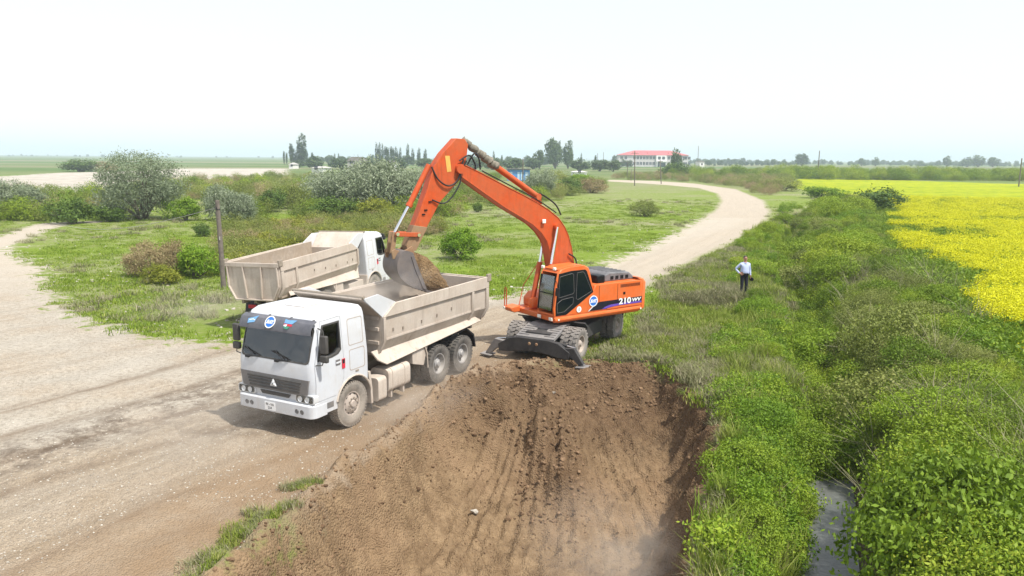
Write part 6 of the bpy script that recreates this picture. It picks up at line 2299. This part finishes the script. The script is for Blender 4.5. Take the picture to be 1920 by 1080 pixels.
far_plant('bare_tree', 1012, 280, 18, S_round[2], 500, 'greyish tree left of the big round tree')
far_plant('schoolyard_tree', 1268, 285, 22, S_round[1], 420, 'tall thin tree in front of the red roofed building')
plant('schoolyard_bush', 1268, 331, 56, 24, S_dark[0], 'bluish dark bush below the tree at the red roofed building', 'bush')
far_plant('broad_tree', 1505, 290, 24, S_round[0], 900, 'round tree on the right horizon beside a pole')
for px, tp, w, lb in ((1616, 296, 12, 'round tree in the middle of the right horizon'), (1643, 297, 12, 'round tree just right of the middle of the right horizon'), (1776, 295, 16, 'broad low tree towards the right end of the horizon'), (1815, 297, 22, 'wide dark tree clump near the right edge of the horizon'), (1835, 294, 26, 'highest dark tree clump near the right edge of the horizon'), (1863, 294, 18, 'rounded dark tree last before the right edge')):
    far_plant('horizon_tree', px, tp, w, S_round[int(g.integers(3))], 1000, lb)
for _k, (px, tp, w) in enumerate(((560, 302, 32), (590, 296, 36), (640, 299, 40), (690, 297, 36), (745, 300, 44), (800, 296, 40), (845, 298, 36), (890, 298, 36), (925, 299, 40), (965, 296, 36), (1000, 299, 34), (1085, 300, 36), (1125, 301, 32), (1150, 302, 26))):
    far_plant('village_tree', px, tp, w, S_round[int(g.integers(3))], 430 + g.uniform(-40, 60), ORD[_k] + ' bushy tree from the left in the village belt', 'village trees along the horizon')
P_fartree = [proto('far_tree_shape', s_[0]) for s_ in S_round]
pts = []
for _ in range(420):
    yy = g.uniform(1100, 1700)
    pts.append((g.uniform(.16, .75) * yy, yy, -1.0))
for _ in range(60):
    yy = g.uniform(2200, 3600)
    pts.append((g.uniform(-.75, -.2) * yy, yy, -1.5))
for _ in range(110):
    yy = g.uniform(600, 900)
    pts.append((g.uniform(-.27, .15) * yy, yy, -.5))
scatter('far_tree_belt', pts, P_fartree, .35, .75, 25, tilt=.03, label='hazy belt of trees all along the horizon', cat='wood')
pts = []
for px in np.linspace(560, 1000, 26):
    a = ray_ground(px + g.uniform(-8, 8), 309 + g.uniform(-2, 2))
    pts.append((a[0], a[1], -.5))
for px in np.linspace(1330, 1480, 16):
    a = ray_ground(px, 311)
    pts.append((a[0], a[1], -.5))
scatter('far_hedges', pts, P_fartree, .25, .55, 26, tilt=.03, label='dark hedges crossing the far plain', cat='hedge')

# ------------------------------------------------------------------ buildings
M_wall = solid('school_wall', (0.62, 0.58, 0.60), 0.8, var=0.06, scale=.4)
M_wallw = solid('school_wall_white', (0.78, 0.77, 0.76), 0.8, var=0.05, scale=.4)
M_roof = solid('red_metal_roof', (0.44, 0.12, 0.13), 0.55, var=0.12, scale=.3)
M_pane = solid('window_pane', (0.05, 0.06, 0.08), 0.12, var=0.2, spec=.6)
M_hutblue = solid('hut_blue_paint', (0.045, 0.26, 0.66), 0.55, var=0.15, scale=1.2, dust=.15)
M_hutpale = solid('hut_pale_panel', (0.45, 0.62, 0.80), 0.6, var=0.1, scale=2)
M_slate = solid('dark_slate_roof', (0.11, 0.105, 0.095), 0.8, var=0.2, scale=.5)
M_concrete = solid('grey_concrete', (0.42, 0.41, 0.39), 0.85, var=0.12, scale=.6)

a = ray_dist(1159, 311, 700)
b = ray_dist(1289, 313, 700)
SW = b[0] - a[0]
sch = empty('school_building', (a[0], 700, 0), (0, 0, R(-2)), 'long two storey building with a red hipped roof', 'building')
HW = 10.2
m = MB()
m.bb((0, 0, -.5), (SW, 16, HW))
wall = m.build('wall', M_wall, sch)
m = MB()
m.bb((SW * .54, -1.2, -.5), (SW * .69, 0.02, HW - .1))
m.build('entrance_bay', M_wallw, sch)
m = MB()
o_ = .9
m.add([(-o_, -o_, HW), (SW + o_, -o_, HW), (SW + o_, 16 + o_, HW), (-o_, 16 + o_, HW), (SW * .24, 8, HW + 4.2), (SW * .76, 8, HW + 4.2)], [(0, 1, 5, 4), (1, 2, 5), (2, 3, 4, 5), (3, 0, 4), (3, 2, 1, 0)])
roof = m.build('roof', M_roof, sch, smooth=0)
for x in (.42, .72):
    m = MB()
    m.prism([(-1.2, 0), (1.2, 0), (0, 1.3)], 0, 3.5)
    m.xf(Matrix.Translation((SW * x, 2.2, HW + 1.1)))
    m.build('dormer', M_roof, roof, smooth=0)
xs = [.03, .09] + [.215 + .092 * k for k in range(4)] + [.705, .80, .88, .95]
for fl in range(2):
    z = 1.6 + fl * 4.9
    for i, fx in enumerate(xs):
        pair = 1 if i < 2 else 2
        for p_ in range(pair):
            x = SW * fx + p_ * 2.9
            w_ = MB().bb((x, -.05, z), (x + 2.1, .03, z + 2.6)).build('window', M_pane, sch)
            MB().bb((x - .12, -.12, z - .22), (x + 2.22, -.02, z - .02)).build('sill', M_wallw, w_)
            MB().bb((x + .98, -.09, z), (x + 1.12, -.052, z + 2.6)).build('mullion', M_wallw, w_)
for x in (SW * .565, SW * .625):
    MB().bb((x, -1.28, 6.5), (x + 2.4, -1.19, 9.0)).build('window', M_pane, sch)
MB().bb((SW * .565, -1.30, -.3), (SW * .565 + 1.6, -1.19, 4.4)).build('door', M_pane, sch)
MB().bb((SW * .61, -1.30, -.3), (SW * .61 + 4.0, -1.19, 3.6)).build('door', M_pane, sch)
MB().bb((SW * .545, -3.2, 4.6), (SW * .69, -1.2, 4.9)).build('porch_roof', M_wallw, sch)
for fx in (.55, .685):
    MB().cyl((SW * fx, -3.0, -.4), (SW * fx, -3.0, 4.6), .22, seg=10).build('porch_column', M_wallw, sch)

# blue hut
a = ray_ground(951, 339)
b = ray_ground(993, 339)
hw_ = b[0] - a[0]
hut = empty('blue_hut', (a[0], a[1], 0), label='small blue metal hut with a dark flat roof', cat='hut')
MB().bb((0, 0, -.2), (hw_, 4, 3.3)).build('wall', M_hutblue, hut)
MB().bb((-.3, -.5, 3.3), (hw_ + .4, 4.3, 3.6)).build('roof', M_slate, hut, .03)
for fx, w_ in ((.03, .20), (.45, .10), (.60, .12), (.80, .14)):
    MB().bb((hw_ * fx, -.04, .3), (hw_ * (fx + w_), .01, 2.6)).build('panel', M_hutpale, hut)
d_ = MB().bb((hw_ * .27, -.05, -.1), (hw_ * .40, .01, 2.3)).build('door', M_hutblue, hut)
MB().bb((hw_ * .385, -.10, 1.0), (hw_ * .393, -.05, 1.2)).build('handle', M_ink, d_)
for k in range(14):
    MB().bb((hw_ * k / 14, -.025, 0), (hw_ * k / 14 + .06, -.002, 2.88)).build('rib', M_hutblue, hut)


def house(px, top, wpx, dist, hwall, hroof, wallm, roofm, label, depth=8, name='house'):
    x, y, zt = ray_dist(px, top, dist)
    w = wpx * dist / CAM_F
    o = empty(name, (x - w / 2, y, zt - hwall - hroof), (0, 0, g.uniform(-.2, .2)), label, 'house')
    MB().bb((0, 0, -4), (w, depth, hwall)).build('wall', wallm, o)
    m_ = MB()
    m_.add([(-.4, -.4, hwall), (w + .4, -.4, hwall), (w + .4, depth + .4, hwall), (-.4, depth + .4, hwall), (w * .18, depth / 2, hwall + hroof), (w * .82, depth / 2, hwall + hroof)], [(0, 1, 5, 4), (1, 2, 5), (2, 3, 4, 5), (3, 0, 4), (3, 2, 1, 0)])
    m_.build('roof', roofm, o, smooth=0)
    for k in range(max(1, int(w / 4))):
        wi = MB().bb((1.0 + k * 3.6, -.05, 1.0), (2.2 + k * 3.6, .02, 2.3)).build('window', M_pane, o)
        MB().bb((.9 + k * 3.6, -.10, .9), (2.3 + k * 3.6, -.01, 1.0)).build('sill', M_wallw, wi)
    return o


house(668, 294, 34, 330, 2.2, 1.8, M_concrete, M_slate, 'grey house with dark roof behind the silver thicket')
house(732, 301, 16, 330, 1.6, 1.2, M_wallw, M_slate, 'small white gabled house right of the grey house')
house(595, 312, 22, 260, 1.6, .5, M_wallw, M_concrete, 'white flat shed left of the silver thicket')
house(1147, 305, 12, 600, 2.6, .4, M_wallw, M_wallw, 'small white hut left of the red roofed building')
house(1317, 301, 9, 560, 3.4, .8, M_wallw, M_slate, 'small white kiosk right of the red roofed building')
house(545, 305, 7, 420, 2.0, 1.0, M_wallw, M_concrete, 'tiny white house under the tallest poplar')
house(1090, 321, 22, 300, 1.4, .3, M_wallw, M_wallw, 'low white wall and shed between hut and school')


# ------------------------------------------------------------------ utility poles
def pole(px, base, top, r0, label, arm=0.0, lean=0.0, dist=None, group=None, cross_z=.94):
    x, y = ray_ground(px, base)
    k = math.hypot(y, CAM_H) / CAM_F
    h = (base - top) * k
    z = float(height(np.array([x]), np.array([y]))[0]) if y < 150 else 0.0
    o = empty('utility_pole', (x, y, z), (0, 0, 0), label, 'pole', group)
    m_ = MB()
    m_.tube([(0, 0, -.5), (lean * .5 * h, 0, h * .5), (lean * h, 0, h)], [r0, r0 * .9, r0 * .78], 12)
    m_.build('post', M_wood, o)
    if arm:
        MB().bb((lean * h * cross_z - arm, -.05, h * cross_z - .06), (lean * h * cross_z + arm, .05, h * cross_z + .06)).build('crossarm', M_wood, o)
        for s in (-1, 1):
            MB().cyl((lean * h * cross_z + s * arm * .9, 0, h * cross_z + .06), (lean * h * cross_z + s * arm * .9, 0, h * cross_z + .26), .05, .03, 8).build('insulator', M_white, o)
    return o


wp = pole(420, 541, 375, .135, 'weathered wooden pole beside the empty truck', lean=-.022)
m = MB()
m.tube([(.09 * math.cos(R(a_)) * 1.35 - .09, .09 * math.sin(R(a_)) * 1.35, 4.05) for a_ in range(0, 361, 30)], .018, 5)
m.build('wire_wrap', M_ink, wp)
MB().box((-.11, -.13, 4.1), (.04, .1, .10)).build('insulator', M_ink, wp)
MB().box((-.03, -.13, 2.6), (.04, .05, .18)).build('number_tag', M_concrete, wp)
pole(980, 362, 299, .13, 'dark pole standing in front of the blue hut')
pole(1190, 348, 285, .14, 'pole with a crossarm in front of the red roofed building', arm=1.0, lean=-.03)
pole(1240, 345, 301, .13, 'leaning pole at the far bend of the road', arm=.7, lean=-.09)
pole(1176, 334, 303, .12, 'double crossarm pole left of the road bend poles', arm=2.4)
pole(1308, 313, 275, .30, 'tall mast right of the red roofed building')
pole(1533, 334, 284, .20, 'thin pole at the far edge of the yellow field')
pole(1910, 350, 298, .18, 'dark pole at the right edge of the yellow field')
pole(1131, 313, 286, .22, 'tall thin pole left of the white hut')
pole(1120, 313, 288, .20, 'pole beside the slender trees left of the white hut')
pole(1183, 339, 318, .09, 'short post beside the far road')
# slack wire from the wooden pole
x0, y0 = ray_ground(420, 541)
e = ray_ground(95, 421)
m = MB()
pw = []
for k in range(25):
    f = k / 24
    pw.append((x0 - .09 + (e[0] - x0) * f, y0 + (e[1] - y0) * f, 4.1 * (1 - f) ** 1.0 + .25 * f - .9 * math.sin(math.pi * f)))
m.tube(pw, .016, 5)
wire = m.build('wire', M_concrete)
tag(wire, 'slack grey wire hanging from the wooden pole to the left', 'wire')

# scraps in and around the pit
M_bag = solid('blue_plastic_scrap', (0.42, 0.50, 0.60), 0.3, var=0.15)


def scrap(name, px, py, s, mat, label, cat, z=None):
    zz = 0.0
    for _ in range(4):
        x, y = ray_ground(px, py, zz)
        zz = float(height(np.array([x]), np.array([y]))[0])
    m_ = MB()
    gg = np.random.default_rng(int(px))
    n_ = 6
    V_ = []
    for j in range(n_):
        for i in range(n_):
            V_.append(((i / (n_ - 1) - .5) * s + gg.normal() * s * .05, (j / (n_ - 1) - .5) * s * .6 + gg.normal() * s * .05, abs(gg.normal()) * s * .22))
    m_.add(V_, [(j * n_ + i, j * n_ + i + 1, (j + 1) * n_ + i + 1, (j + 1) * n_ + i) for j in range(n_ - 1) for i in range(n_ - 1)])
    o = m_.build(name, mat, smooth=60)
    o.location = (x, y, zz + .02)
    o.rotation_euler = (0, 0, gg.uniform(0, 6))
    return tag(o, label, cat)


scrap('plastic_bag', 658, 1027, .20, M_bag, 'crumpled bluish plastic bag on the lower left pit slope', 'bag')
scrap('plastic_bag', 690, 842, .18, M_bag, 'pale plastic scrap on the pit rim beside the truck wheel', 'bag')


def rock(px, py, s, mat, label, seed):
    zz = 0.0
    for _ in range(4):
        x, y = ray_ground(px, py, zz)
        zz = float(height(np.array([x]), np.array([y]))[0])
    o = stone_proto('stone', mat, seed, .65)
    link(o)
    o.location = (x, y, zz + s * .25)
    o.scale = (s, s * .75, s)
    o.rotation_euler = (0, 0, seed)
    return tag(o, label, 'stone')


rock(888, 978, .13, M_stone, 'pale oblong stone on the pit floor left of the middle', 31)
rock(955, 984, .12, M_clod, 'rounded brown stone on the pit floor right of the pale oblong one', 32)
rock(676, 1060, .16, M_clod, 'large brown stone low on the left pit slope', 33)
rock(1036, 842, .09, M_stone, 'small pale stone below the tip of the soil heap', 34)
rock(815, 877, .10, M_stone, 'pale stone on the left part of the pit floor', 35)
rock(975, 757, .20, M_clod, 'big clod on top of the soil heap', 36)

# ------------------------------------------------------------------ air
M_haze = new_mat('haze_air')
t = NT(M_haze)
pv = t.n('ShaderNodeVolumePrincipled', {'Color': (0.74, 0.87, 1.0), 'Density': 0.00034, 'Anisotropy': 0.0})
t.out(None, pv)
hz = MB().bb((-4600, -60, -6), (4600, 9100, 70)).build('haze', M_haze, smooth=0)
tag(hz, 'thin pale haze over the plain', 'haze', kind='stuff')


def dust(name, c, rz, rad, dens, seed, label):
    """drifting road dust: soft-edged cloud, thickest in its middle"""
    m_ = new_mat(name + '_air')
    t_ = NT(m_)
    tc_ = t_.n('ShaderNodeTexCoord').outputs['Object']
    ln = t_.n('ShaderNodeVectorMath', {0: tc_}, operation='LENGTH').outputs['Value']
    fall = t_.ramp(ln, 1.0, 0.15)
    fall = t_.math('MULTIPLY', fall, fall)
    off = t_.n('ShaderNodeVectorMath', {0: tc_, 1: (seed * 3.1, seed * 1.7, 0)}, operation='ADD').outputs[0]
    nz = t_.ramp(t_.noise(off, 1.8, 3, .6), .38, .68)
    d_ = t_.math('MULTIPLY', t_.math('MULTIPLY', fall, nz), dens)
    t_.out(None, t_.n('ShaderNodeVolumePrincipled', {'Color': (0.92, 0.86, 0.79), 'Density': d_, 'Anisotropy': 0.1}))
    bm = bmesh.new()
    bmesh.ops.create_icosphere(bm, subdivisions=3, radius=1.0)
    me_ = bpy.data.meshes.new(name)
    bm.to_mesh(me_)
    bm.free()
    me_.materials.append(m_)
    o = link(bpy.data.objects.new(name, me_))
    o.location = c
    o.rotation_euler = (0, 0, rz)
    o.scale = rad
    return tag(o, label, 'dust', kind='stuff')


def tl(x, y, z):
    c_, s_ = math.cos(TRUCK1[2]), math.sin(TRUCK1[2])
    return (TRUCK1[0] + c_ * x - s_ * y, TRUCK1[1] + s_ * x + c_ * y, z)


dust('dust_cloud', tl(-3.6, -0.2, 2.5), TRUCK1[2], (3.6, 1.8, 1.2), 1.4, 1, 'dust rising from the box being loaded')
dust('dust_cloud', tl(-2.0, 2.0, .35), TRUCK1[2], (5.2, 2.0, .9), .45, 2, 'low dust along the wheels of the loaded truck')
dust('dust_cloud', (2.4, 14.5, -1.3), .3, (2.6, 4.0, 1.2), .6, 3, 'dust hanging in the right part of the pit')
dust('dust_cloud', (-12.5, 30.5, .6), .4, (4.0, 3.2, 1.2), .16, 4, 'thin dust drifting behind the empty truck')
dust('dust_cloud', tl(3.2, -.6, .5), TRUCK1[2], (3.4, 3.2, 1.1), .25, 5, 'thin dust on the road before the front bumper')
